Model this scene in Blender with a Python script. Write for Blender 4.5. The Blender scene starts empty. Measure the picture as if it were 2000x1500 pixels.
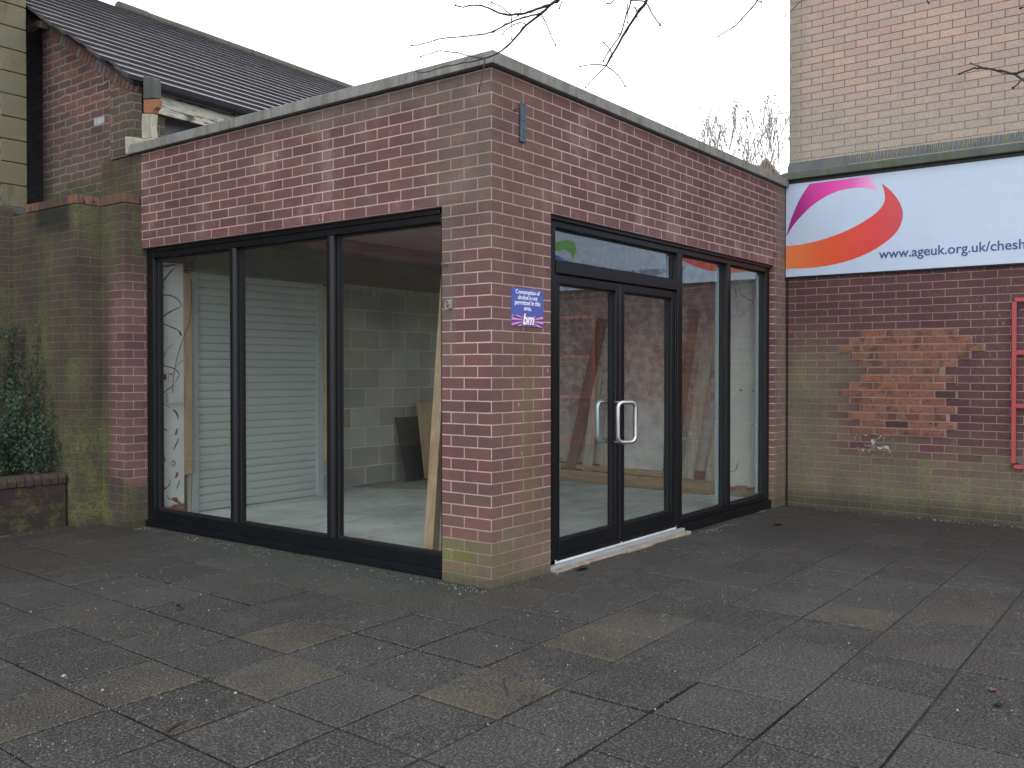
import bpy, bmesh, math, random
from mathutils import Vector, Matrix, noise
R = math.radians
rnd = random.Random(7)
sc = bpy.context.scene
COL = sc.collection

# ------------------------------------------------------------ camera
CAM = Vector((-4.6297, -3.6671, 1.3916)); YAW = R(37.129); PIT = R(-0.709)
F_PX = 1825.7; CY = 744.42
FW = Vector((math.cos(YAW)*math.cos(PIT), math.sin(YAW)*math.cos(PIT), math.sin(PIT)))
cd = bpy.data.cameras.new('camera'); cam = bpy.data.objects.new('camera', cd); COL.objects.link(cam)
cam.location = CAM; cam.rotation_euler = FW.to_track_quat('-Z', 'Y').to_euler()
cd.sensor_width = 36; cd.lens = 36*F_PX/2000; cd.shift_y = (CY-750)/2000; cd.clip_start = .05; cd.clip_end = 2000
sc.camera = cam

# ------------------------------------------------------------ world: bright overcast
w = bpy.data.worlds.new('World'); sc.world = w; w.use_nodes = True
wn = w.node_tree; wn.nodes.clear()
out = wn.nodes.new('ShaderNodeOutputWorld')
sky = wn.nodes.new('ShaderNodeTexSky'); sky.sky_type = 'NISHITA'; sky.sun_disc = False
SUN_EL, SUN_AZ = R(48), math.atan2(-.55, -1.0)      # direction towards the sun in the XY plane
sky.sun_elevation = SUN_EL; sky.sun_rotation = math.pi/2-SUN_AZ
b1 = wn.nodes.new('ShaderNodeBackground'); b1.inputs['Strength'].default_value = .05
wn.links.new(sky.outputs[0], b1.inputs[0])
b2 = wn.nodes.new('ShaderNodeBackground'); b2.inputs['Color'].default_value = (.965, .985, 1.01, 1); b2.inputs['Strength'].default_value = 1.05
# overcast luminance, brighter towards the horizon
tc = wn.nodes.new('ShaderNodeTexCoord'); sp = wn.nodes.new('ShaderNodeSeparateXYZ'); wn.links.new(tc.outputs['Generated'], sp.inputs[0])
mr = wn.nodes.new('ShaderNodeMapRange'); wn.links.new(sp.outputs[2], mr.inputs[0]); mr.inputs[1].default_value = 0; mr.inputs[2].default_value = .75; mr.inputs[3].default_value = 2.6; mr.inputs[4].default_value = 1.12
wn.links.new(mr.outputs[0], b2.inputs['Strength'])
ad = wn.nodes.new('ShaderNodeAddShader')
wn.links.new(b1.outputs[0], ad.inputs[0]); wn.links.new(b2.outputs[0], ad.inputs[1]); wn.links.new(ad.outputs[0], out.inputs[0])
sl = bpy.data.lights.new('sun', 'SUN'); sl.energy = .55; sl.angle = R(35); sl.color = (1, .97, .93)
so = bpy.data.objects.new('sun', sl); COL.objects.link(so)
so.rotation_euler = Vector((math.cos(SUN_AZ)*math.cos(SUN_EL), math.sin(SUN_AZ)*math.cos(SUN_EL), math.sin(SUN_EL))).to_track_quat('Z', 'Y').to_euler()
sc.view_settings.view_transform = 'Standard'; sc.view_settings.look = 'None'; sc.view_settings.gamma = 1
sc.view_settings.exposure = 0.1
sc.render.engine = 'CYCLES'
sc.cycles.transparent_max_bounces = 24; sc.cycles.max_bounces = 12; sc.cycles.diffuse_bounces = 7

# ------------------------------------------------------------ measuring: photo pixel -> point on a plane
_r = Vector((math.sin(YAW), -math.cos(YAW), 0)); _u = _r.cross(FW)
def ray(px, py): return FW + _r*((px-1000)/F_PX) - _u*((py-CY)/F_PX)
def at(px, py, axis, val):
    d = ray(px, py); return CAM + d*((val-CAM[axis])/d[axis])
def deep(px, py, dist): return CAM + ray(px, py)*dist

# ------------------------------------------------------------ helpers
class MB:
    def __init__(s): s.v = []; s.f = []; s.mi = []; s.m = 0
    def add(s, vs, fs):
        o = len(s.v); s.v += [tuple(p) for p in vs]
        for f in fs: s.f.append([i+o for i in f]); s.mi.append(s.m)
        return s
    def box(s, x0, x1, y0, y1, z0, z1):
        v = [(x, y, z) for z in (z0, z1) for y in (y0, y1) for x in (x0, x1)]
        return s.add(v, [(0,2,3,1),(4,5,7,6),(0,1,5,4),(1,3,7,5),(3,2,6,7),(2,0,4,6)])
    def hexa(s, b, t):      # 4 bottom + 4 top points, counter-clockwise from above
        return s.add(list(b)+list(t), [(3,2,1,0),(4,5,6,7),(0,1,5,4),(1,2,6,5),(2,3,7,6),(3,0,4,7)])
    def beam(s, a, b, wd, th, up=Vector((0,0,1)), taper=1):
        a = Vector(a); b = Vector(b); d = (b-a).normalized(); x = d.cross(Vector(up)); 
        if x.length < 1e-4: x = Vector((1,0,0))
        x.normalize(); y = x.cross(d).normalized()
        q = lambda c, k: [c-x*wd/2*k-y*th/2*k, c+x*wd/2*k-y*th/2*k, c+x*wd/2*k+y*th/2*k, c-x*wd/2*k+y*th/2*k]
        return s.add(q(a,1)+q(b,taper), [(0,1,2,3),(7,6,5,4),(4,5,1,0),(5,6,2,1),(6,7,3,2),(7,4,0,3)])
    def tube(s, pts, rad, n=8, closed=False):
        pts = [Vector(p) for p in pts]; N = len(pts)
        if not hasattr(rad, '__len__'): rad = [rad]*N
        o = len(s.v); px = None
        for i, p in enumerate(pts):
            a = pts[i-1] if (i or closed) else p; b = pts[(i+1) % N] if (i < N-1 or closed) else p
            d = (b-a).normalized()
            if px is None: px = d.orthogonal().normalized()
            else:
                px = (px-d*px.dot(d)); px = px.normalized() if px.length > 1e-5 else d.orthogonal().normalized()
            py = d.cross(px)
            for k in range(n):
                t = 2*math.pi*k/n; s.v.append(tuple(p+(px*math.cos(t)+py*math.sin(t))*rad[i]))
        for i in range(N if closed else N-1):
            j = (i+1) % N
            for k in range(n):
                l = (k+1) % n; s.f.append([o+i*n+k, o+i*n+l, o+j*n+l, o+j*n+k]); s.mi.append(s.m)
        if not closed:
            s.f.append([o+k for k in range(n)][::-1]); s.mi.append(s.m)
            s.f.append([o+(N-1)*n+k for k in range(n)]); s.mi.append(s.m)
        return s
    def prism(s, poly, off):    # polygon (list of 3D points, flat) extruded by vector off
        n = len(poly); off = Vector(off)
        vs = [Vector(p) for p in poly]+[Vector(p)+off for p in poly]
        return s.add(vs, [list(range(n)), list(range(2*n-1, n-1, -1))]+[[i, i+n, (i+1) % n+n, (i+1) % n] for i in range(n)])
    def build(s, name, mat, parent=None, bevel=0, smooth=False, fix=True):
        me = bpy.data.meshes.new(name); me.from_pydata(s.v, [], s.f)
        for m in (mat if isinstance(mat, (list, tuple)) else [mat]): me.materials.append(m)
        me.polygons.foreach_set('material_index', s.mi)
        if fix:
            bm = bmesh.new(); bm.from_mesh(me); bmesh.ops.recalc_face_normals(bm, faces=bm.faces); bm.to_mesh(me); bm.free()
        if smooth: me.polygons.foreach_set('use_smooth', [True]*len(me.polygons))
        me.update()
        o = bpy.data.objects.new(name, me); COL.objects.link(o)
        if parent: o.parent = parent
        if bevel:
            b = o.modifiers.new('bevel', 'BEVEL'); b.width = bevel; b.segments = 2; b.limit_method = 'ANGLE'
        return o
def thing(name, label, cat, group=None):
    o = bpy.data.objects.new(name, None); COL.objects.link(o); o['label'] = label; o['category'] = cat
    if group: o['group'] = group
    return o
def tag(o, label, cat, group=None):
    o['label'] = label; o['category'] = cat
    if group: o['group'] = group
    return o
def text_obj(name, body, mat, parent, origin, xdir, ydir, width=None, height=None, size=.1, shear=0, bold=0, align='LEFT', thick=.0015):
    cu = bpy.data.curves.new(name, 'FONT'); cu.body = body; cu.size = size; cu.shear = shear; cu.offset = bold
    cu.align_x = align; cu.extrude = thick; cu.space_line = .92
    t = bpy.data.objects.new(name, cu); COL.objects.link(t)
    bpy.context.view_layer.update()
    me = bpy.data.meshes.new_from_object(t.evaluated_get(bpy.context.evaluated_depsgraph_get())); bpy.data.objects.remove(t)
    xs = [v.co.x for v in me.vertices]; k = 1
    if width: k = width/(max(xs)-min(xs))
    X = Vector(xdir); Y = Vector(ydir); Z = X.cross(Y)
    for v in me.vertices:
        c = v.co*k; c.z = v.co.z; v.co = Vector(origin)+X*c.x+Y*c.y+Z*c.z
    me.materials.clear(); me.materials.append(mat); me.name = name
    o = bpy.data.objects.new(name, me); COL.objects.link(o); o.parent = parent
    return o

# ------------------------------------------------------------ material toolkit
class G:
    def __init__(s, name):
        s.m = bpy.data.materials.new(name); s.m.use_nodes = True; s.t = s.m.node_tree; s.t.nodes.clear()
        s.out = s.t.nodes.new('ShaderNodeOutputMaterial')
        s.b = s.t.nodes.new('ShaderNodeBsdfPrincipled'); s.t.links.new(s.b.outputs[0], s.out.inputs[0])
    def set(s, sock, val):
        if isinstance(val, bpy.types.NodeSocket): s.t.links.new(val, sock)
        elif isinstance(val, (tuple, list)) and sock.type == 'RGBA' and len(val) == 3: sock.default_value = (*val, 1)
        else: sock.default_value = val
    def math(s, op, a, b=0, c=None, clamp=False):
        n = s.t.nodes.new('ShaderNodeMath'); n.operation = op; n.use_clamp = clamp
        s.set(n.inputs[0], a); s.set(n.inputs[1], b)
        if c is not None: s.set(n.inputs[2], c)
        return n.outputs[0]
    def add(s, a, b): return s.math('ADD', a, b)
    def sub(s, a, b): return s.math('SUBTRACT', a, b)
    def mul(s, a, b, clamp=False): return s.math('MULTIPLY', a, b, clamp=clamp)
    def mx(s, a, b): return s.math('MAXIMUM', a, b)
    def step(s, x, a, b):       # smooth ramp: 0 at a, 1 at b (a may be > b)
        n = s.t.nodes.new('ShaderNodeMapRange'); n.interpolation_type = 'SMOOTHSTEP'
        s.set(n.inputs[0], x); 
        if a < b: n.inputs[1].default_value = a; n.inputs[2].default_value = b; n.inputs[3].default_value = 0; n.inputs[4].default_value = 1
        else: n.inputs[1].default_value = b; n.inputs[2].default_value = a; n.inputs[3].default_value = 1; n.inputs[4].default_value = 0
        return n.outputs[0]
    def band(s, x, a, b, soft): return s.mul(s.step(x, a-soft, a+soft), s.step(x, b+soft, b-soft))
    def mix(s, f, a, b, blend='MIX'):
        n = s.t.nodes.new('ShaderNodeMix'); n.data_type = 'RGBA'; n.blend_type = blend; n.clamp_factor = True
        s.set(n.inputs[0], f); s.set(n.inputs[6], a); s.set(n.inputs[7], b); return n.outputs[2]
    def noise(s, vec, scale, detail=3, rough=.55, dist=0):
        n = s.t.nodes.new('ShaderNodeTexNoise'); s.set(n.inputs['Vector'], vec); n.inputs['Scale'].default_value = scale
        n.inputs['Detail'].default_value = detail; n.inputs['Roughness'].default_value = rough; n.inputs['Distortion'].default_value = dist
        return n.outputs[0]
    def vor(s, vec, scale, out='Distance', rand=1):
        n = s.t.nodes.new('ShaderNodeTexVoronoi'); s.set(n.inputs['Vector'], vec); n.inputs['Scale'].default_value = scale
        n.inputs['Randomness'].default_value = rand; return n.outputs[out]
    def ramp(s, x, stops):
        n = s.t.nodes.new('ShaderNodeValToRGB'); s.set(n.inputs[0], x); e = n.color_ramp.elements
        while len(e) < len(stops): e.new(.5)
        for i, (p, c) in enumerate(stops): e[i].position = p; e[i].color = (*c, 1) if len(c) == 3 else c
        return n.outputs[0]
    def pos(s):
        if not hasattr(s, '_p'): s._p = s.t.nodes.new('ShaderNodeNewGeometry').outputs['Position']
        return s._p
    def obj(s): return s.t.nodes.new('ShaderNodeTexCoord').outputs['Object']
    def xyz(s, v=None):
        n = s.t.nodes.new('ShaderNodeSeparateXYZ'); s.set(n.inputs[0], v or s.pos()); return n.outputs
    def vec(s, x, y, z):
        n = s.t.nodes.new('ShaderNodeCombineXYZ')
        for i, q in enumerate((x, y, z)): s.set(n.inputs[i], q)
        return n.outputs[0]
    def scale(s, v, k):
        n = s.t.nodes.new('ShaderNodeVectorMath'); n.operation = 'MULTIPLY'; s.set(n.inputs[0], v); n.inputs[1].default_value = k; return n.outputs[0]
    def bump(s, h, dist=.002, strength=1):
        n = s.t.nodes.new('ShaderNodeBump'); n.inputs['Strength'].default_value = strength; n.inputs['Distance'].default_value = dist
        s.set(n.inputs['Height'], h); s.t.links.new(n.outputs[0], s.b.inputs['Normal'])
    def attr(s, name):
        n = s.t.nodes.new('ShaderNodeAttribute'); n.attribute_name = name; return n.outputs
    def done(s, col=None, rough=.8, metal=0, spec=.5):
        if col is not None: s.set(s.b.inputs['Base Color'], col)
        s.set(s.b.inputs['Roughness'], rough); s.set(s.b.inputs['Metallic'], metal); s.b.inputs['Specular IOR Level'].default_value = spec
        return s.m

def plain(name, col, rough=.6, metal=0, var=.12, scale=12, bump=0, spec=.4):
    g = G(name); n = g.noise(g.pos(), scale, 5, .6)
    c = g.mix(n, tuple(max(0, x*(1-var*2)) for x in col), tuple(min(1, x*(1+var*2)) for x in col))
    if bump: g.bump(g.noise(g.pos(), scale*8, 4), bump)
    return g.done(c, g.add(rough-.08, g.mul(n, .16)), metal, spec)

def brick(name, ramp, mortar, bw=.225, bh=.075, ms=.005, z0=-.01, uoff=0, wobble=.004, bump=.006, stain=None, speck=.5, moff=.5, keepf=.42, tone=.75, mortar2=None, rough=.88, grime=(.5,.5,.5), vary=.25):
    """stretcher-bond masonry wrapping round corners; stain(g, x, y, z, rnd, n) -> list of (mask, colour)"""
    g = G(name); P = g.pos(); x, y, z = g.xyz()[0:3]
    nv = g.t.nodes.new('ShaderNodeTexNoise'); g.set(nv.inputs['Vector'], P); nv.inputs['Scale'].default_value = 9; nv.inputs['Detail'].default_value = 4
    nw = g.xyz(nv.outputs['Color'])
    u = g.add(g.add(g.sub(x, y), uoff), g.mul(g.sub(nw[0], .5), wobble*2.5)); v = g.add(g.sub(z, z0), g.mul(g.sub(nw[1], .5), wobble*2.5))
    bt = g.t.nodes.new('ShaderNodeTexBrick'); g.set(bt.inputs['Vector'], g.vec(u, v, 0))
    bt.offset = moff; bt.inputs['Scale'].default_value = 1; bt.inputs['Brick Width'].default_value = bw; bt.inputs['Row Height'].default_value = bh
    bt.inputs['Mortar Size'].default_value = ms; bt.inputs['Mortar Smooth'].default_value = .35; bt.inputs['Bias'].default_value = 0
    bt.inputs['Color1'].default_value = (0,0,0,1); bt.inputs['Color2'].default_value = (1,1,1,1); bt.inputs['Mortar'].default_value = (.5,.5,.5,1)
    rv = g.xyz(bt.outputs['Color'])[0]; fac = bt.outputs['Fac']
    n1 = g.noise(P, 2.2, 4, .6); n2 = g.noise(P, 38, 4, .7); n3 = g.noise(P, 160, 3, .7)
    streak = g.noise(g.vec(g.mul(u, 3.2), x, g.mul(v, .55)), 1.6, 5, .65, .3)
    bc = g.ramp(rv, ramp)
    bc = g.mix(g.mul(g.step(n2, .45, .75), vary), bc, (.03,.022,.025)); bc = g.mix(g.mul(g.step(n3, .58, .8), speck), bc, (.30,.22,.21))
    bc = g.mix(g.mul(g.step(n1, .35, .7), .35), bc, g.mix(1, bc, (.75,.72,.74), 'MULTIPLY'))
    mc = g.mix(g.step(n2, .35, .7), mortar, mortar2 or tuple(c*.72 for c in mortar))
    c = g.mix(fac, bc, mc)
    if stain:
        keep = g.sub(1, g.mul(fac, keepf))
        for mask, colr in stain(g, x, y, z, rv, n1, n2, streak): c = g.mix(g.mul(mask, keep), c, colr)
    c = g.mix(1, c, g.ramp(n3, [(.3, (.72,.72,.72)), (.7, (1.3,1.3,1.3))]), 'MULTIPLY')
    c = g.mix(tone, c, g.ramp(n1, [(.28, (.66,.68,.70)), (.72, (1.32,1.28,1.26))]), 'MULTIPLY')
    c = g.mix(.5, c, g.ramp(n2, [(.3, (.7,.7,.7)), (.7, (1.32,1.32,1.32))]), 'MULTIPLY')
    h = g.sub(g.add(g.mul(n2, .35), g.mul(n3, .18)), g.mul(fac, .9))
    g.bump(h, bump, .9)
    return g.done(c, rough, 0, .35)

KR = [(0, (.125,.062,.064)), (.25, (.150,.070,.071)), (.65, (.170,.079,.077)), (.9, (.182,.090,.084)), (1, (.140,.075,.078))]
KM = (.53,.385,.37)
def green(g, base, n): return g.mix(n, (.085,.088,.045), (.13,.145,.055))
def kiosk_stain(g, x, y, z, rv, n1, n2, st):
    j = g.add(g.mul(g.sub(rv, .5), .55), g.add(g.mul(g.sub(n1, .5), 1.0), g.mul(g.sub(n2, .5), .35)))
    # grey-brown weathering, strongest at the corner and up under the coping
    dl = g.add(y, g.mul(j, .35)); left = g.mul(g.step(x, .15, .02), 1)
    corner_l = g.mul(g.mul(g.step(dl, .75, .15), g.mul(left, g.step(y, -.01, .01))), g.step(g.add(z, g.mul(j, .6)), 1.7, 2.6)); 
    strip_l = g.mul(g.mul(g.band(y, .30, .44, .03), left), g.step(g.add(z, g.mul(j, .7)), 1.1, 1.9))
    topl = g.mul(g.mul(left, g.step(g.add(z, g.mul(j, .12)), 3.08, 3.2)), g.step(y, 3.4, 1.4))
    dr = g.add(x, g.mul(j, .35)); right = g.step(y, .02, .0)
    corner_r = g.mul(g.mul(g.step(dr, .85, .45), g.mul(g.step(y, .1, .02), g.step(x, .0, .004))), .85)
    end_r = g.mul(g.step(g.add(x, g.mul(j, .12)), 4.66, 4.78), .8)
    low = g.step(g.add(z, g.mul(j, .7)), .60, .08)
    lowsl = g.mul(low, .9)
    rust = g.mul(g.mul(g.band(x, .3, .5, .08), g.step(z, 1.75, 1.6)), g.mul(g.step(st, .35, .6), .6))
    wb = g.mul(g.mx(g.mx(corner_l, strip_l), topl), .60)
    greens = g.mul(g.mul(g.step(g.add(z, g.mul(g.sub(rv, .5), .75)), .5, .15), g.step(g.add(n1, g.mul(rv, .3)), .48, .72)), g.step(x, .3, .0))
    drop = g.mul(g.step(g.vor(g.scale(g.pos(), (1, 1, .45)), 7.5), .07, .045), g.step(n1, .46, .56))
    soot = g.mul(g.mul(g.step(st, .46, .70), g.step(g.add(z, g.mul(j, .5)), 2.6, 3.15)), .32)
    lime = g.mul(g.mul(g.step(st, .62, .42), g.step(n1, .50, .66)), g.mul(g.step(z, 2.2, 2.5), .22))
    return [(soot, (.085,.078,.062)), (lime, (.36,.28,.28)), (wb, (.125,.118,.095)), (g.mul(corner_r, .50), (.15,.10,.08)), (end_r, (.16,.125,.10)), (rust, (.15,.12,.05)),
            (g.mul(lowsl, .85), (.15,.13,.085)), (g.mul(g.mul(greens, g.step(n2, .36, .56)), .95), (.105,.135,.030)), (g.mul(g.step(z, .10, .0), .5), (.045,.045,.032)), (g.mul(drop, .55), (.42,.38,.36))]
M_KIOSK = brick('red brick', KR, KM, stain=kiosk_stain, ms=.0058, keepf=.22, wobble=.0016)

def lower_stain(g, x, y, z, rv, n1, n2, st):
    j = g.add(g.mul(g.sub(rv, .5), .5), g.add(g.mul(g.sub(n1, .5), 1.2), g.mul(g.sub(n2, .5), .3)))
    low = g.step(g.add(z, g.mul(j, .55)), .80, .32)
    side = g.mul(g.step(g.add(g.mul(y, -1), g.mul(j, .7)), .95, .35), g.step(g.add(z, g.mul(j, .5)), 2.0, 1.2))
    gr = g.mul(g.step(g.add(st, g.mul(g.sub(n1, .5), .5)), .45, .62), g.mx(g.mul(low, .8), g.mul(side, g.band(g.mul(y, -1), .08, .28, .08))))
    white = g.mul(g.mul(g.band(y, -1.12, -.74, .06), g.band(z, .56, .80, .06)), g.step(g.noise(g.pos(), 17, 5, .75, .8), .55, .60))
    lime = g.mul(g.mul(g.band(y, -2.2, -1.6, .15), g.band(z, 1.2, 2.3, .2)), g.step(g.noise(g.scale(g.pos(), (1,2,.6)), 26, 4, .7), .63, .68))
    return [(g.mul(g.mx(low, side), .68), (.150,.142,.098)), (g.mul(g.mul(gr, g.step(n2, .38, .58)), .9), (.125,.145,.05)), (g.mul(g.step(z, .22, .0), .75), (.035,.038,.028)), (g.mul(white, .85), (.55,.58,.56)), (g.mul(lime, .45), (.4,.33,.32))]
M_LOWER = brick('dark red brick', [(0, (.080,.036,.039)), (.5, (.105,.045,.047)), (1, (.090,.045,.049))], (.31,.205,.195), stain=lower_stain, ms=.0048, wobble=.0018, uoff=.06)
def up_stain(g, x, y, z, rv, n1, n2, st):
    j = g.add(g.mul(g.sub(rv, .5), .5), g.mul(g.sub(n1, .5), 1.0))
    return [(g.mul(g.step(g.add(z, g.mul(j, .8)), 4.6, 3.6), .6), (.29,.285,.24)), (g.mul(g.step(g.add(y, g.mul(j, .15)), -.28, -.06), .6), (.20,.20,.155)), (g.mul(g.step(st, .55, .8), .3), (.38,.31,.27))]
M_UPPER = brick('buff brick', [(0, (.43,.305,.245)), (.4, (.37,.275,.235)), (.75, (.38,.305,.265)), (1, (.45,.32,.25))], (.17,.105,.088), stain=up_stain, ms=.0045, z0=3.60-.01, wobble=.0014, tone=.3, bump=.004, vary=.12, speck=.2)
def green_stain(g, x, y, z, rv, n1, n2, st):
    j = g.add(g.mul(g.sub(rv, .5), .45), g.add(g.mul(g.sub(n1, .5), 1.1), g.mul(g.sub(n2, .5), .3)))
    nearpane = g.mul(g.mul(g.step(g.add(y, g.mul(j, .10)), 4.26, 4.14), g.step(x, -.3, -.2)), g.mul(g.step(g.add(z, g.mul(j, .5)), 2.45, 2.0), g.step(g.add(z, g.mul(j, .35)), .28, .5)))
    cover = g.sub(1, g.mul(nearpane, .93))
    gr = g.mul(cover, g.step(g.add(st, g.mul(j, .22)), .42, .62))
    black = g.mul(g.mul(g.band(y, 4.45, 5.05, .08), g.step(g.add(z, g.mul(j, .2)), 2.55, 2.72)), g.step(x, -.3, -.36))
    bright = g.mul(g.mul(g.step(g.add(z, g.mul(j, .8)), 1.3, .6), g.step(n1, .42, .6)), cover)
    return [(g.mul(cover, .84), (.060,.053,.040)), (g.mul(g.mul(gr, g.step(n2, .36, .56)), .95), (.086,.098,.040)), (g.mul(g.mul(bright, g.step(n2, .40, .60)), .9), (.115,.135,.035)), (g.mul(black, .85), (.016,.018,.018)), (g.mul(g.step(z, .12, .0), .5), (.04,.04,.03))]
M_GREENB = brick('mossy brick', [(0, (.12,.062,.068)), (.5, (.16,.078,.085)), (1, (.19,.10,.10))], (.40,.34,.30), mortar2=(.22,.20,.14), stain=green_stain, ms=.0040, keepf=.18, wobble=.0022, uoff=.1)
def old_stain(g, x, y, z, rv, n1, n2, st):
    j = g.add(g.mul(g.sub(rv, .5), .5), g.mul(g.sub(n1, .5), 1.1))
    return [(g.mul(g.step(g.add(z, g.mul(j, .8)), 4.15, 3.5), .55), (.10,.088,.078)), (g.mul(g.step(g.add(z, g.mul(j, .4)), 3.42, 3.1), .8), (.075,.082,.045)),
            (g.mul(g.step(g.add(y, g.mul(j, .05)), 4.42, 4.34), .6), (.085,.08,.055)), (g.mul(g.mul(g.band(y, 4.70, 4.88, .012), g.band(z, 3.70, 3.775, .01)), .9), (.55,.58,.6))]
M_OLD = brick('old soft brick', [(0, (.10,.072,.065)), (.3, (.19,.085,.07)), (.55, (.13,.09,.08)), (.8, (.25,.105,.078)), (1, (.15,.115,.10))], (.30,.275,.26), bw=.232, bh=.077, ms=.0105, z0=2.93, wobble=.016, bump=.03, stain=old_stain, vary=.4)
M_DARKB = brick('sooty painted brick', [(0, (.045,.045,.055)), (1, (.085,.08,.09))], (.055,.05,.055), bw=.232, bh=.077, ms=.007, wobble=.010, bump=.02)
M_QBRICK = brick('street brick', [(0, (.13,.065,.065)), (1, (.19,.09,.085))], (.30,.24,.23), wobble=.003)
def block_tone(g, x, y, z, rv, n1, n2, st): return [(g.mul(g.step(g.vor(g.pos(), 90), .28, .1), .35), (.18,.18,.16)), (g.mul(g.step(z, 1.75, 2.2), .55), (.12,.125,.11))]  # blocks speckled, and darker towards the top
M_BLOCK = brick('concrete block', [(0, (.30,.305,.28)), (.4, (.46,.465,.43)), (.8, (.40,.385,.345)), (1, (.34,.345,.33))], (.64,.64,.59), bw=.45, bh=.225, ms=.007, z0=.05, wobble=.002, bump=.004, stain=block_tone, vary=.25, speck=.3, uoff=.12)
M_INBRICK = brick('bare inner brick', [(0, (.12,.085,.08)), (.5, (.16,.10,.09)), (1, (.14,.11,.10))], (.19,.16,.15), ms=.006, wobble=.005)

# concrete, wood, metal, glass ...
def concrete(name, col, dirt=(.07,.075,.06), amt=.5, rough=.85):
    g = G(name); P = g.pos(); n = g.noise(P, 5, 6, .65); f = g.noise(P, 120, 3, .7); st = g.noise(g.scale(P, (9, 9, .8)), 2, 4)
    c = g.mix(g.step(n, .35, .7), col, tuple(x*.72 for x in col)); c = g.mix(g.mul(g.step(st, .45, .7), amt), c, dirt); c = g.mix(g.mul(g.step(f, .55, .75), .35), c, tuple(min(1, x*1.6) for x in col))
    g.bump(g.add(g.mul(f, .5), n), .003); return g.done(c, rough, 0, .35)
M_COPE = concrete('weathered coping', (.25,.25,.235), (.11,.11,.085), .55)
M_LEDGE = concrete('mossy ledge', (.105,.115,.10), (.075,.09,.045), .8)
M_RENDER = concrete('grey render', (.28,.28,.33), (.16,.16,.18), .35)
M_PLASTER = None
g = G('white plaster'); P = g.pos(); x, y, z = g.xyz()[0:3]; n = g.noise(P, 7, 5); 
cr = g.math('ABSOLUTE', g.sub(g.noise(g.scale(P, (1, 1, .55)), 3.1, 2, .4, 1.2), .5)); crack = g.mul(g.step(cr, .005, .0015), g.step(g.noise(P, 2.0, 2), .5, .56))
sp = g.mul(g.step(g.vor(g.scale(P, (1, 1, 1)), 9), .16, .10), g.step(n, .53, .6))
c = g.mix(g.step(n, .3, .8), (.76,.81,.79), (.66,.71,.69)); c = g.mix(g.mul(crack, .85), c, (.10,.085,.07)); c = g.mix(sp, c, (.24,.15,.10))
c = g.mix(g.step(g.add(z, g.mul(g.sub(n, .5), .14)), .17, .14), c, (.26,.045,.045)); c = g.mix(g.step(g.add(z, g.mul(g.sub(n, .5), .5)), .13, .05), c, (.33,.29,.25))
g.bump(g.mul(crack, -1), .004); M_PLASTER = g.done(c, .7)
g = G('scuffed plaster wall'); P = g.pos(); x, y, z = g.xyz()[0:3]; n = g.noise(P, 3, 6, .65); n2 = g.noise(P, 11, 5, .7)
bt = g.step(n2, .42, .6); c = g.mix(bt, (.42,.35,.335), (.60,.54,.51)); c = g.mix(g.mul(g.step(n, .52, .6), .7), c, (.33,.21,.20)); c = g.mix(g.mul(g.step(z, 1.0, .75), .6), c, (.50,.51,.48)); c = g.mix(g.step(z, .28, .25), c, (.22,.08,.07))
g.bump(n2, .006); M_PATCHY = g.done(c, .85)
g = G('power floated screed'); P = g.pos(); n = g.noise(P, 1.5, 6, .65); f = g.noise(P, 40, 4, .7); tr = g.noise(g.scale(P, (1.0, 5.0, 1)), 2.2, 4, .6)
c = g.mix(g.step(n, .32, .68), (.52,.56,.54), (.78,.83,.80)); c = g.mix(g.mul(g.step(tr, .48, .68), .6), c, (.38,.42,.41)); c = g.mix(g.mul(g.step(f, .62, .75), .3), c, (.8,.82,.8))
g.bump(f, .001); M_FLOOR = g.done(c, g.add(.35, g.mul(n, .35)), 0, .4)
M_CEIL = plain('old ceiling plaster', (.34,.32,.31), .9, 0, .25, 4)
def wood(name, col, dark, sc_=(1, 1, 1), rough=.65):
    g = G(name); P = g.obj(); v = g.scale(P, sc_); n = g.noise(v, 3, 5, .6, .6); f = g.noise(v, 22, 4, .6); k = g.step(g.vor(g.scale(g.pos(), (1, 1, .7)), 4.5), .10, .05)
    c = g.mix(g.step(n, .35, .7), col, dark); c = g.mix(g.mul(f, .3), c, dark); c = g.mix(g.mul(k, .8), c, tuple(q*.35 for q in dark)); g.bump(f, .001)
    return g.done(c, rough, 0, .3)
M_PINE = wood('sawn pine', (.56,.42,.27), (.40,.28,.165), (9, 9, 1))
M_OLDWOOD = wood('weathered joist', (.46,.34,.22), (.30,.21,.135), (9, 1, 9))
M_GREYWOOD = wood('grey pallet wood', (.52,.49,.43), (.34,.31,.27), (9, 9, .8))
M_REDWOOD = wood('brown stained board', (.24,.14,.115), (.15,.09,.075), (9, 9, .8))
M_PLY = wood('plywood sheet', (.44,.32,.20), (.34,.24,.145), (2, 2, .6))
M_DARKSHEET = plain('dark leaning sheet', (.035,.036,.038), .7)
g = G('peeling painted fascia'); P = g.pos(); n = g.noise(g.scale(P, (1.2, 3, 9)), 2.4, 6, .65, .8); n2 = g.noise(g.scale(P, (1, 3, 12)), 6, 5, .7)
c = g.mix(g.step(g.add(n, g.mul(g.sub(n2, .5), .5)), .48, .60), (.60,.57,.50), (.075,.068,.05)); c = g.mix(g.mul(g.step(n2, .5, .7), .3), c, (.34,.29,.2)); g.bump(n2, .004); M_PEEL = g.done(c, .75)
g = G('powder coated frame'); n = g.noise(g.pos(), 6, 5, .7); c = g.mix(n, (.004,.0045,.006), (.008,.009,.012)); c = g.mix(g.mul(g.step(g.noise(g.pos(), 60, 4, .75), .62, .75), .3), c, (.05,.05,.048)); M_FRAME = g.done(c, g.add(.26, g.mul(n, .22)), 0, .32)
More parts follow.
